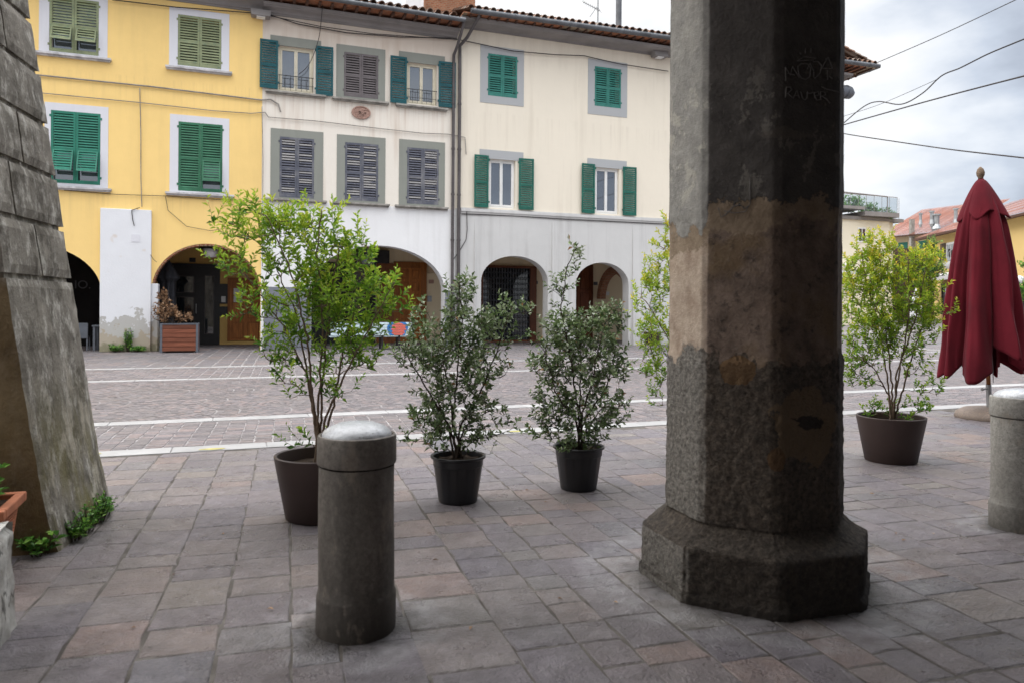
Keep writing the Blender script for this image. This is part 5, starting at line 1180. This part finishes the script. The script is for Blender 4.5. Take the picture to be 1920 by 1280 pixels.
# scratched writing on the column: polylines on the face that looks right of the camera
M['scratch'] = simple('pale scratched lines', (.13, .12, .115), .9, .1, .3, 30)
FP1 = face_plane(1)
def zp(x, y): return (1440 + x / 6.4, 60 + y / 6.4)
strokes = [[(210, 590), (205, 430), (265, 520), (290, 420), (375, 555)], [(230, 500), (320, 520)], [(400, 385), (355, 420), (365, 510), (400, 560), (450, 575), (500, 540), (510, 440), (470, 385), (400, 385)], [(470, 450), (500, 380), (545, 470)], [(540, 360), (600, 360), (640, 410), (620, 500), (560, 560), (545, 545), (545, 480)], [(640, 450), (680, 370), (720, 310), (770, 440), (650, 440)], [(720, 310), (690, 330)], [(710, 460), (710, 580), (730, 530), (770, 565)],
           [(350, 350), (430, 300), (570, 320), (540, 340), (350, 350)], [(380, 250), (390, 275)], [(445, 200), (445, 260)], [(515, 200), (510, 250)], [(205, 790), (215, 665), (270, 665), (280, 700), (235, 740), (290, 790)], [(300, 800), (345, 705), (375, 800)], [(320, 765), (365, 765)], [(390, 720), (410, 800), (440, 820), (465, 800), (470, 720)], [(470, 735), (500, 740), (540, 730)], [(560, 800), (550, 735), (600, 720), (610, 760), (560, 770), (580, 820), (620, 815)], [(630, 820), (625, 720), (680, 725), (690, 760), (640, 770), (700, 810), (740, 860)], [(640, 660), (700, 690), (850, 725)]]
m = MB()
for s_ in strokes: m.tube([FP1.pt(*FP1.px(*zp(*q)), .002) for q in s_], .0032, 4)
FP0 = face_plane(0)
m.tube([FP0.pt(*FP0.px(x, y), .002) for x, y in ((1347, 390), (1352, 408), (1362, 402), (1375, 388), (1388, 384), (1396, 392), (1404, 386))], .003, 4)
m.tube([FP0.pt(*FP0.px(x, y), .002) for x, y in ((1358, 396), (1378, 400), (1398, 397), (1407, 382), (1406, 330))], .0025, 4)
m.build('scratched_writing', M['scratch'], cl)
# rusticated battered pier ------------------------------------------------------------
def pier_stone():
    m = NT('weathered pier stone'); z = m.z(); n1 = m.noise(2.6, 7, .7); n2 = m.noise(11, 6, .75, m.vmul(m.P, (1, 1, .45))); n3 = m.noise(45, 4, .7)
    c = m.mix(m.ramp(n1, .3, .7), (.11, .1, .085), (.27, .245, .21)); c = m.mix(m.ramp(n2, .5, .64, 0, .8), c, (.5, .475, .43)); c = m.mix(m.ramp(m.noise(6, 7, .75, m.vmul(m.P, (1, 1, .6))), .5, .62, 0, .75), c, (.07, .06, .048)); c = m.mix(m.ramp(n3, .6, .75, 0, .5), c, (.06, .055, .05))
    g = m.math('MULTIPLY', m.ramp(m.noise(2.6, 6, .65, m.vmul(m.P, (1, 1, .4))), .42, .6), m.ramp(z, 1.1, .4, 0, .75)); c = m.mix(g, c, (.16, .14, .045))
    p = m.math('MULTIPLY', m.ramp(m.noise(5, 5, .65, m.vmul(m.P, (1, 1, .35))), .52, .58), m.ramp(z, 1.3, .7, 0, .6)); c = m.mix(p, c, (.42, .38, .31))
    sx = m.n('ShaderNodeSeparateXYZ'); m.put(sx.inputs[0], m.N); fr = m.ramp(sx.outputs[1], -.5, -.8, 0, .85); c = m.mix(m.math('MULTIPLY', fr, m.ramp(z, 1.75, 1.65, 0, 1)), c, m.mix(m.ramp(n1, .35, .65), (.12, .078, .035), (.25, .175, .09)))
    m.bump(m.math('ADD', m.math('MULTIPLY', n2, 1.5), n3), .6, .012); return m.done(c, .9, .15)
M['pier_stone'] = pier_stone()
pr = thing('stone_pier', 'leaning rusticated stone pier at the left edge', 'pier', (-1.5, 5.9, 0))
yA, yB = 5.35, 6.42; BT = .142
def prx(y, z, ins=0): return -1.045 + (y - yA) * .155 - BT * z - ins + (.05 * exp(-z * 5))
def batter_block(m, y0, y1, z0, z1, ins=0.0, bev=.0, t=.5):
    """right-hand battered face finely divided, plus the front face, from x=-2.6"""
    def P(y, z, i2=0): return (prx(y, z, ins + i2), y, z)
    ny, nz = max(2, int((y1 - y0) / .05)), max(2, int((z1 - z0) / .05)); k0 = len(m.v)
    for a in range(nz + 1):
        for b in range(ny + 1):
            z = z0 + (z1 - z0) * a / nz; y = y0 + (y1 - y0) * b / ny; ed = (bev if a in (0, nz) or b in (0, ny) else 0)
            p = Vector(P(y, z, ed)); d = .006 * fbm(p, 6, 3) + .003 * fbm(p, 20, 2); m.v.append((p.x + d, p.y, p.z))
    for a in range(nz):
        for b in range(ny):
            q = k0 + a * (ny + 1) + b; m.f.append((q, q + 1, q + ny + 2, q + ny + 1)); m.t.append(t)
    xl = -2.9
    A = [m.v[k0 + a * (ny + 1)] for a in range(nz + 1)]; B = [m.v[k0 + a * (ny + 1) + ny] for a in range(nz + 1)]
    m.face([(xl, y0, z0), A[0], *A[1:], (xl, y0, z1)], t); m.face([(xl, y1, z1), *B[::-1], (xl, y1, z0)], t)
    m.face([(xl, y0, z1), A[-1], *[m.v[k0 + nz * (ny + 1) + b] for b in range(1, ny + 1)], (xl, y1, z1)], t)
    m.face([(xl, y1, z0)] + [m.v[k0 + b] for b in range(ny, -1, -1)] + [(xl, y0, z0)], t)
m = MB(); batter_block(m, yA, yB, -.02, 1.70, 0, .012); m.build('plinth', M['pier_stone'], pr)
m = MB(); batter_block(m, yA + .03, yB - .03, 1.69, 6.5, .035); m.build('core', M['pier_stone'], pr)
m = MB(); zc = 1.735; k = 0
while zc < 6.2:
    sp = yA + .55 if k % 2 == 0 else None
    if sp: batter_block(m, yA, sp - .012, zc, zc + .345, .0, .014); batter_block(m, sp + .012, yB, zc, zc + .345, .0, .014)
    else:
        for (a, b) in ((yA, yA + .28), (yA + .304, yB)): batter_block(m, a, b, zc, zc + .345, 0, .014)
    zc += .382; k += 1
m.build('rustication_blocks', M['pier_stone'], pr)
# weeds at pier foot
random.seed(33)
for (px, py, lab) in ((190, 955, 'small green weed sprig at the far end of the pier foot'), (155, 988, 'green weed tuft between the two other tufts on the pier foot'), (178, 968, 'green weed tuft at the far corner of the leaning pier'), (132, 1003, 'green weed tuft halfway along the foot of the leaning pier'), (72, 1030, 'broad leaved weed at the near corner of the leaning pier beside the terracotta planter')):
    p = on_ground(px, py + 10); big = px < 100
    weeds('weed_clump', lab, [(p.x + .02, p.y, .1 if not big else .12, .17)] if not big else [(p.x, p.y, .12, .14)], .035 if not big else .05, 42 if not big else 30, M['leaf_green'] )
# terracotta planter
tp = thing('terracotta_planter', 'rectangular ribbed terracotta planter with a leafy green plant at the left edge', 'planter', (-1.5, 4.95, 0))
x1, x0, y0, y1 = -1.17, -1.95, 4.72, 5.14; H = .40
m = MB(); 
m.quads8([(x0 + .03, y0 + .03, 0), (x1 - .05, y0 + .03, 0), (x1 - .05, y1 - .03, 0), (x0 + .03, y1 - .03, 0), (x0, y0, H), (x1, y0, H), (x1, y1, H), (x0, y1, H)])
for i in range(16):
    z = .04 + i * .021; k = .05 * (1 - z / H) - .004; m.box(x1 - k - .01, x1 - k + .004, y0 + .05, y1 - .05, z, z + .011); m.box(x0 + .1, x1 - .1, y0 + .03 * (1 - z / H) - .004, y0 + .04, z, z + .011)
m.build('body', M['terracotta'], tp, bevel=.004)
m = MB()
for b in ((x0 - .03, x1 + .03, y0 - .03, y0 + .02), (x0 - .03, x1 + .03, y1 - .02, y1 + .03), (x0 - .03, x0 + .02, y0 + .021, y1 - .021), (x1 - .02, x1 + .03, y0 + .021, y1 - .021)): m.box(*b, H - .02, H + .035)
m.build('rim', M['terracotta'], tp, bevel=.008)
m = MB(); m.box(x0 + .03, x1 - .03, y0 + .03, y1 - .03, H - .03, H + .005); m.build('soil', M['soil'], tp)
lv = MB(); st = MB()
for i in range(120):
    a = Vector((random.uniform(x0 + .1, x1 - .12), random.uniform(y0 + .08, y1 - .08), H)); b = a + Vector((random.gauss(.02, .07), random.gauss(-.02, .07), random.uniform(.08, .24))); st.tube([a, a.lerp(b, .5) + rv(.01), b], .002, 3, cap=False)
    for k in range(6): leafmesh(lv, a.lerp(b, random.uniform(.5, 1)), Vector((random.gauss(0, 1), random.gauss(0, 1), .3)), Vector((0, 0, 1)) + rv(.4), .06 * random.uniform(.6, 1.2), .032, random.random() * .8)
lv.build('foliage', M['leaf_green'], tp); st.build('stems', M['bark_dark'], tp)
# broken white kerb stone
def guard_stone():
    m = MB(); nx, nz = 14, 26; x1, x0, y0, y1, H = -.985, -1.6, 3.5, 4.2, .5
    def disp(p, n): d = .014 * fbm(p, 5, 4) + .006 * fbm(p, 18, 2); return p + n * d
    def grid(f, n, nu, nv):
        k0 = len(m.v)
        for i in range(nu + 1):
            for j in range(nv + 1): m.v.append(tuple(disp(Vector(f(i / nu, j / nv)), Vector(n))))
        for i in range(nu):
            for j in range(nv): q = k0 + i * (nv + 1) + j; m.f.append((q, q + 1, q + nv + 2, q + nv + 1)); m.t.append(.5)
    grid(lambda u, v: (x1 - .03 * (v > .93) + .02 * (1 - v), y0 + (y1 - y0) * u, -.02 + (H + .02) * v), (1, 0, 0), 20, 22)
    grid(lambda u, v: (x0 + (x1 - x0) * u, y1, -.02 + (H + .02) * v), (0, 1, 0), 20, 20); grid(lambda u, v: (x0 + (x1 - x0) * u, y0, -.02 + (H + .02) * v), (0, -1, 0), 20, 20)
    grid(lambda u, v: (x0 + (x1 - .015 - x0) * u, y0 + (y1 - y0) * v, H), (0, 0, 1), 20, 20)
    return m
def white_stone():
    m = NT('weathered white marble'); c = m.mix(m.ramp(m.noise(7, 6, .7), .35, .68), (.3, .28, .25), (.55, .54, .51)); c = m.mix(m.ramp(m.math('ABSOLUTE', m.math('SUBTRACT', m.noise(2.2, 3, .5, m.vmul(m.P, (1, 2.5, .7))), .5)), .0, .012, .9, 0), c, (.05, .045, .04)); m.bump(m.noise(20, 5, .7), .7, .012); return m.done(c, .8, .2)
M['white_stone'] = white_stone()
o = guard_stone().build('guard_stone', M['white_stone'], smooth=True); rebase(o, (-1.2, 3.9, 0)); tag(o, 'cracked white marble guard stone at the lower left edge', 'stone block')
# fallen leaves / bits
random.seed(40)
m = MB()
for (px, py) in ((255 // 1, 1175), (1045, 1121), (1150, 1127), (1680, 1000), (810, 1049), (1690, 1012), (500, 1140), (700, 950), (690, 900), (1020, 940), (985, 918), (1750, 1000), (1640, 925), (420, 1000), (330, 1075), (880, 1180)):
    p = on_ground(px, py, .006); leafmesh(m, p, Vector((random.gauss(0, 1), random.gauss(0, 1), .1)), Vector((0, 0, 1)), random.uniform(.025, .05), .018, random.random())
o = m.build('fallen_leaves', M['leaf_dry']); o['kind'] = 'stuff'; tag(o, 'dry leaves scattered on the portico paving', 'leaves')
# red parasol
UX, UY = 10.17, 7.62
Hh = 3.42
par = parasol('closed_parasol', 'large closed dark red parasol standing behind the pale right bollard', (UX, UY), Hh, .66, .61, M['red'], M['wood_pole'], 14, 9, True, 330, (3.40, 2.88, .335),
              body=([0, .18, .25, .4, .5, .65, .8, .86, .95, 1.0], [1.0, 1.02, 1.0, .89, .81, .69, .54, .45, .24, .06]), hemamp=.2, polez=.0, off=-R0 * .1)
par.rotation_mode = 'QUATERNION'
m = MB(); m.tube([(UX, UY, .1), (UX, UY, .48)], .036, 14); m.tube([(UX - .12, UY, .42), (UX, UY, .42)], .01, 6); m.tube([(UX - .14, UY, .42), (UX - .12, UY, .42)], .02, 8); m.build('pole_socket', M['steel'], par, smooth=True, angle=40)
m = MB(); m.lathe([(.44, .0), (.45, .03), (.43, .09), (.35, .135), (.2, .155), (.02, .16)], 40, (UX, UY, 0), lambda r, z, a: (r * (1 + .01 * sin(5 * a)), z)); m.build('gravel_base', M['gravel_mix'], par, smooth=True)
m = MB(); m.tube([(UX + .07, UY - .02, .5), (UX + .075, UY - .02, 1.2)], .006, 5); m.build('pull_cord', M['steel'], par)
par.rotation_quaternion = Matrix.Rotation(-.045, 3, Fv).to_quaternion()
# ================================================================== overhead arcade above the camera
ab = thing('arcade_building', 'plastered arcade over the near paving carried by the dark column', 'arcade', (2.8, 0, 0))
outl = [(-5.4, 0)] + ell(-3.6, 1.25, 3.3, 1.0)[::-1] if False else None
ya, yb = CY - .36, CY + .36
def arch_pts(cx, hw, spring, rise): return ell(cx, hw, spring, rise, None)[::-1]
outl = [(-4.7, 0), (-4.0, 0), (-4.0, 3.9)] + arch_pts(-.85, 3.15, 3.9, 1.3) + [(2.35, 4.35), (3.37, 4.35)] + arch_pts(6.0, 2.6, 3.9, 1.3) + [(8.6, 0), (9.4, 0)] + arch_pts(12.0, 2.6, 3.9, 1.3) + [(14.6, 0), (15.4, 0), (15.4, 8.5), (-4.7, 8.5)]
plate('front_wall', M['arcade'], outl, [], ya, yb, ab)
m = MB(); m.box(-4.7, 15.4, -3.4, ya, 5.4, 5.6); m.build('ceiling', M['arcade'], ab)
m = MB(); m.box(-4.7, 15.4, -3.7, -3.4, 0, 8.5); m.build('back_wall', M['arcade'], ab)
# ================================================================== BACKGROUND RIGHT
bz = 1.0
# A: pale block with roof terrace
tA = 52; PA_ = Plane(tuple(at_t(1628, 500, tA).xy), (1, 0)); aR = PA_.px(1674, 480)[0]; aL = PA_.px(1500, 480)[0]; zR = PA_.px(1640, 416)[1]
A_ = thing('terrace_building', 'pale cream building with a planted roof terrace behind the golden shrub', 'building', PA_.pt(0, .4))
m = MB(); m.pbox(PA_, aL, aR, 0, zR, -10, 0); a2 = PA_.px(1660, 480)[0]; m.pbox(PA_, aL, a2, 0, zR + .25, 0, .35); m.build('wall', plaster('pale cream distant plaster', (.8, .74, .6), (.5, .45, .35), .1), A_)
m = MB(); m.pbox(PA_, aL, aR + .45, zR, zR + .22, -10, .5); s0 = PA_.px(1603, 400)[0]; m.pbox(PA_, s0, aR - .4, zR + .25, zR + .55, -8, .9); m.pbox(PA_, aL, s0, zR + .65, zR + .85, -8, .9)
m.build('roof_slab', M['cornice'], A_)
q = PA_.rect(1608, 427, 1623, 455, .35); m = MB(); m.pbox(PA_, *q, .3, .39); w = m.build('window', M['white_paint'], A_); m = MB(); mid = (q[0] + q[1]) / 2; m.pbox(PA_, q[0] + .08, mid - .04, q[2] + .1, q[3] - .1, .39, .4); m.pbox(PA_, mid + .04, q[1] - .08, q[2] + .1, q[3] - .1, .39, .4); m.build('pane', M['glass_dark'], w)
m = MB(); q = PA_.rect(1540, 494, 1600, 500, .5); m.pbox(PA_, *q, .35, .6); q = PA_.rect(1540, 508, 1597, 520, .5); m.pbox(PA_, *q, .35, 1.2); m.build('awning', M['awning'], A_)
m = MB(); zb = zR + .55; zt = zb + 1.1
for i in range(12):
    x = aL + (aR - .5 - aL) * i / 11; m.tube([PA_.pt(x, zb, .8), PA_.pt(x, zt, .8)], .02, 4)
m.tube([PA_.pt(aL, zt, .8), PA_.pt(aR - .5, zt, .8)], .025, 4); q = PA_.px(1664, 372, .8); q2 = PA_.px(1600, 366, .8)
m.tube([PA_.pt(q[0], zb, .8), PA_.pt(q[0], q[1] + .1, .8), PA_.pt(q2[0] - 1, q2[1] + .15, .8)], .05, 4); q = PA_.px(1672, 380, .4); m.tube([PA_.pt(aR + .1, zR + .2, .4), PA_.pt(aR + .1, zt, .4)], .02, 4)
m.build('railing', M['cornice'], A_)
m = MB(); m.pbox(PA_, aL, aR - .5, zb, zt - .05, .79, .8); m.build('railing_glass', M['glass_bal'], A_)
random.seed(50)
for (px, py, rx, ry, lab) in ((1594, 386, 20, 16, 'bamboo-like shrub at the column side of the roof terrace'), (1632, 398, 18, 11, 'wide low shrub behind the terrace glass'), (1665, 404, 8, 9, 'small shrub at the right end of the roof terrace')):
    g = PA_.pt(PA_.px(px, py)[0], zR + .5, -.2); t = thing('terrace_shrub', lab, 'shrub', g)
    shrub(t, g, tA, [[(px, py)]], [(px, py, rx, ry, int(rx * ry * .32))], (.22, .1), M['leaf_far'], M['bark_dark'], .5, .3, 9, lambda p, h, u, tb, b: random.random(), r0=.02, tw=.01, step=.2)
# B: tan house with red roof
PBn = Plane(tuple(at_t(1700, 500, 74).xy), (-.07, .997)); BH = thing('red_roofed_house', 'distant tan house with a red tiled roof behind the pale terrace building', 'house', at_t(1700, 590, 74))
# w runs away from the camera: smaller s is nearer (image right)
ze = PBn.px(1700, 441)[1]; sL = PBn.px(1655, 480)[0]; sR = PBn.px(1800, 480)[0]
m = MB(); m.pbox(PBn, min(sL, sR), max(sL, sR), 0, ze, -8, 0); m.build('wall', plaster('tan distant plaster', (.5, .4, .26), (.3, .25, .18), .3), BH)
s0, s1 = min(sL, sR) - .5, max(sL, sR) + .5; n = PBn.n; 
m = MB(); rise = 3.2
rows = 60
for i in range(rows):
    a = s0 + (s1 - s0) * i / rows; b = s0 + (s1 - s0) * (i + .55) / rows; c_ = s0 + (s1 - s0) * (i + 1) / rows; tn = random.random()
    m.face([PBn.pt(a, ze, .6), PBn.pt(b, ze, .6), PBn.pt(b, ze + rise + .08, -6.5), PBn.pt(a, ze + rise + .08, -6.5)], tn); m.face([PBn.pt(b, ze - .05, .6), PBn.pt(c_, ze - .05, .6), PBn.pt(c_, ze + rise, -6.5), PBn.pt(b, ze + rise, -6.5)], tn * .7)
def redroof():
    m = NT('red distant tiles'); c = m.cramp(m.tint(), [(0, (.15, .07, .055)), (.5, (.26, .115, .085)), (1, (.33, .17, .13))]); c = m.mix(m.ramp(m.noise(1.5, 6, .7), .5, .7, 0, .5), c, (.17, .12, .1)); return m.done(c, .9, .1)
M['redroof'] = redroof()
m.build('roof', M['redroof'], BH)
m = MB(); m.pbox(PBn, s0, s1, ze - .18, ze - .06, .4, .65); m.build('gutter', M['wood_dark'], BH)
for q in ((1684, 455, 1702, 470), (1723, 452, 1742, 466)):
    q = PBn.rect(*q); m = MB(); m.pbox(PBn, *q, 0, .06); w = m.build('window', M['sh_dkgreen'], BH)
m = MB(); q = PBn.px(1713, 450); m.pbox(PBn, q[0] - .12, q[0] + .12, 0, PBn.px(1713, 412)[1], 0, .5); m.build('wall_flue', M['sill'], BH)
for (px, y0, y1, r, lab) in ((1726, 403, 415, .12, 'thin dark flue on the distant red roof'), (1747, 399, 414, .16, 'steel flue pair on the distant red roof ridge'), (1755, 405, 423, .3, 'thick metal chimney with skirt on the distant red roof'), (1792, 394, 413, .16, 'steel flue with cap nearest the red parasol')):
    p = at_t(px, y1, 71); q = at_t(px, y0, 71); m = MB(); m.tube([(0, 0, -.6), (0, 0, q.z - p.z)], r, 10); m.tube([(0, 0, q.z - p.z), (0, 0, q.z - p.z + .15)], r * 1.5, 10); m.lathe([(r * 1.6, -.35), (r, .1)], 10, (0, 0, 0))
    o = m.build('roof_flue', M['steel']); o.location = p; tag(o, lab, 'flue')
# C: yellow house
Cw = Vector((.5, .866, 0)); C0 = at_t(1742, 590, 60); PC = Plane(tuple(C0.xy), tuple(Cw.xy)); YH = thing('ochre_house', 'distant pale yellow house with brown shutters behind the red parasol', 'house', C0)
zeC = PC.px(1775, 438)[1]; sA = PC.px(1736, 500)[0]; sB = PC.px(2060, 500)[0]; lo, hi = min(sA, sB), max(sA, sB)
m = MB(); m.pbox(PC, lo, hi, 0, zeC, -9, 0); m.build('wall', plaster('pale ochre distant plaster', (.72, .52, .22), (.5, .38, .2), .15), YH)
m = MB(); rows = 90; rise = 2.8
for i in range(rows):
    a = lo - .6 + (hi - lo + 1.2) * i / rows; b = lo - .6 + (hi - lo + 1.2) * (i + .55) / rows; c_ = lo - .6 + (hi - lo + 1.2) * (i + 1) / rows; tn = random.random()
    m.face([PC.pt(a, zeC + .05, .7), PC.pt(b, zeC + .05, .7), PC.pt(b, zeC + rise + .1, -6.5), PC.pt(a, zeC + rise + .1, -6.5)], tn); m.face([PC.pt(b, zeC, .7), PC.pt(c_, zeC, .7), PC.pt(c_, zeC + rise, -6.5), PC.pt(b, zeC + rise, -6.5)], tn * .6)
m.build('roof', M['redroof'], YH); m = MB(); m.pbox(PC, lo - .5, hi + .5, zeC - .18, zeC - .03, .5, .78); m.build('gutter', M['wood_dark'], YH)
q = PC.rect(1776, 457, 1792, 497); m = MB(); m.pbox(PC, q[0] - .1, q[1] + .1, q[2] - .1, q[3] + .1, 0, .05); w = m.build('window', M['white_paint'], YH); m = MB(); mid = (q[0] + q[1]) / 2; m.pbox(PC, q[0] + .05, mid - .05, q[2] + .05, q[3] - .05, .05, .06); m.pbox(PC, mid + .05, q[1] - .05, q[2] + .05, q[3] - .05, .05, .06); m.build('pane', M['glass_dark'], w)
for qq in ((1766, 457, 1775, 497), (1793, 457, 1803, 497)):
    q = PC.rect(*qq); shutter(PC, q, M['sh_brown'], w, .1)
m = MB(); q = PC.rect(1742, 515, 1840, 524, .8); m.quads8([PC.pt(q[0], q[2], 1.2), PC.pt(q[1], q[2], 1.2), PC.pt(q[1], q[3] - .1, 0), PC.pt(q[0], q[3] - .1, 0), PC.pt(q[0], q[2] + .35, 1.2), PC.pt(q[1], q[2] + .35, 1.2), PC.pt(q[1], q[3] + .3, 0), PC.pt(q[0], q[3] + .3, 0)]); m.build('awning', M['awning'], YH)
q = PC.rect(1768, 534, 1800, 592); panel_door(PC, YH, (q[0], q[1], PC.px(1780, 590)[1], q[3]), M['sh_brown'], 3, 2, label='brown framed shop door'); m = MB(); q = PC.rect(1774, 540, 1790, 580); m.pbox(PC, *q, .06, .08); m.build('shop_window', M['glass_dark'], YH)
m = MB(); q = PC.px(1751, 470); m.tube([PC.pt(q[0], zeC - .1, .4), PC.pt(q[0] , zeC - .7, .1), PC.pt(q[0], .9, .1)], .06, 6); m.build('downpipe', M['gutter'], YH)
# garden wall with dark shrubs
PW = Plane(tuple(at_t(1700, 590, 57).xy), (1, -.12)); q = PW.rect(1650, 466, 1752, 592); gw = MB(); gw.pbox(PW, q[0], q[1], .5, q[3], -.3, 0); o = gw.build('garden_wall', simple('brown weathered wall', (.1, .07, .055), .9, .1, .3, 1.5)); rebase(o, PW.pt(q[0], .5)); tag(o, 'tall dark brown wall joining the distant houses', 'wall')
random.seed(52)
p = at_t(1716, 592, 54); t = thing('dark_shrub', 'purple brown creeper in front of the dark distant wall', 'shrub', p); shrub(t, p, 54, [[(1716, 560), (1716, 520)]], [(1716, 520, 16, 26, 70), (1700, 575, 34, 9, 60)], (.25, .14), leaf_mat('purple brown leaves', [(0, (.03, .025, .04)), (1, (.12, .09, .13))], .1), M['bark_dark'], .6, .3, 9, lambda p, h, u, tb, b: random.random(), r0=.04, tw=.015, step=.3)
p = at_t(1745, 592, 47); t = thing('young_tree', 'slender fresh green young tree beside the distant yellow house', 'tree', p)
shrub(t, p, 47, [[(1745, 540), (1742, 500), (1746, 462)], [(1740, 540), (1732, 500)], [(1748, 530), (1760, 500)]], [(1745, 470, 12, 20, 46), (1742, 500, 20, 18, 70), (1755, 510, 18, 14, 44), (1735, 530, 16, 16, 40), (1752, 480, 16, 12, 26)], (.2, .1), M['leaf_far'], M['bark_dark'], .8, .35, 10, lambda p, h, u, tb, b: random.random(), r0=.06, tw=.015, step=.25)
p = at_t(1718, 560, 44); p.z = gz(p.x); parasol('closed_parasol', 'closed white parasol far across the square beside the young tree', (p.x, p.y), 2.75, 1.0, .42, M['cloth_white'], M['steel'], 5, 6, False, 48, body=([.3, .6, .8, 1.0], [1, .8, .5, .1]), finial=False, polez=p.z)
# wall lamp and globes
p = at_t(1778, 492, 45); sl_ = thing('street_lamp', 'white bell street lamp in front of the brown shuttered window', 'street lamp', (p.x, p.y, gz(p.x)))
m = MB(); m.lathe([(.02, .35), (.08, .3), (.1, .2), (.3, .12), (.32, .05)], 16, p); m.build('hood', M['gutter'], sl_, smooth=True); m = MB(); m.lathe([(.3, .05), (.28, -.15), (.15, -.35), (.02, -.4)], 16, p); m.build('lamp_glass', M['lampwhite'], sl_, smooth=True)
m = MB(); m.tube([p + Vector((0, 0, .3)), p + Vector((.05, 0, .6)), p + Vector((.35, 0, .8)), p + Vector((.7, 0, .7)), p + Vector((.8, 0, .3)), Vector((p.x + .8, p.y, gz(p.x)))], .04, 6); m.build('post', M['gutter'], sl_)
p = at_t(1912, 525, 40); sl_ = thing('street_lamp', 'lamp post with round white globes at the right edge beyond the parasol', 'street lamp', (p.x, p.y, gz(p.x)))
m = MB(); m.tube([(p.x + .3, p.y, gz(p.x)), (p.x + .3, p.y, p.z - .1)], .05, 8); m.tube([(p.x + .3, p.y, p.z - .5), (p.x, p.y, p.z - .4), (p.x, p.y, p.z - .2)], .03, 6); m.build('post', M['black'], sl_)
for dx in (0, .6):
    m = MB(); m.lathe([(.02, .22)] + [(.22 * sin(pi * i / 12), .22 * cos(pi * i / 12)) for i in range(1, 12)] + [(.02, -.22)], 18, (p.x + dx, p.y, p.z)); m.build('globe', M['lampwhite'], sl_, smooth=True)
random.seed(53)
p = at_t(1924, 590, 38); p.z = gz(p.x); t = thing('leafy_bush', 'green bush in a dark box planter at the right edge', 'bush', p)
m = MB(); m.box(p.x - .5, p.x + .6, p.y - .4, p.y + .4, p.z, p.z + .8); m.build('planter', M['steel_dark'], t, bevel=.02)
shrub(t, (p.x, p.y, p.z + .8), 38, [[(1922, 545)]], [(1920, 550, 12, 18, 40), (1925, 500, 10, 20, 16)], (.2, .1), M['leaf_green'], M['bark_dark'], .5, .3, 9, lambda p, h, u, tb, b: random.random(), r0=.03, tw=.01, step=.2)
# vent hood on the gable
E0 = at_t(1580, 172, 34.0); vh = thing('vent_hood', 'blue grey horn-shaped vent sticking out of the gable under the roof corner', 'vent', E0)
m = MB(); m.tube([E0 - Vector((.5, 0, 0)), E0, E0 + Vector((.12, 0, 0)), E0 + Vector((.13, 0, 0)), E0 + Vector((.33, 0, -.03)), E0 + Vector((.5, 0, -.12))], [.28, .28, .28, .31, .29, .2], 18); m.build('hood', M['steel_dark'], vh, smooth=True, angle=50)
# overhead wires
def wire(lst, t0, t1, r, label):
    n = len(lst); pts = [at_t(x, y, t0 + (t1 - t0) * i / (n - 1)) for i, (x, y) in enumerate(lst)]
    m = MB(); 
    dense = []
    for i in range(n - 1):
        p0 = pts[max(0, i - 1)]; p1 = pts[i]; p2 = pts[i + 1]; p3 = pts[min(n - 1, i + 2)]
        for j in range(8):
            u = j / 8; dense.append(.5 * ((2 * p1) + (p2 - p0) * u + (2 * p0 - 5 * p1 + 4 * p2 - p3) * u * u + (3 * p1 - p0 - 3 * p2 + p3) * u ** 3))
    dense.append(pts[-1]); m.tube(dense, r, 5); o = m.build('overhead_wire', M['cable'], smooth=True); rebase(o, dense[0]); tag(o, label, 'wire', 'overhead wires across the sky')
wire([(1570, 240), (1582, 231), (1620, 200), (1648, 191), (1690, 196), (1730, 175), (1765, 143), (1800, 128), (1850, 103), (1900, 82), (1960, 58)], 33.5, 20, .022, 'wavy slack wire rising to the right, second from the top')
wire([(1570, 238), (1640, 218), (1740, 190), (1850, 161), (1960, 133)], 33.5, 18, .024, 'straight wire rising gently to the right, third from the top')
wire([(1570, 248), (1600, 254), (1720, 272), (1800, 283), (1960, 301)], 33.5, 18, .02, 'lowest wire, falling to the right above the parasol')
wire([(1640, 120), (1760, 68), (1905, 0), (1960, -26)], 34, 20, .016, 'topmost thin straight wire rising from the roof corner')
wire([(1570, 222), (1650, 196), (1760, 148)], 33.5, 26, .009, 'faint hair-thin wire beside the wavy one')
wire([(606, -5), (603, 30), (597, 75), (580, 120), (560, 140)], 25.8, 25.9, .012, 'thin cable hanging from the cream house gutter in front of the open window')
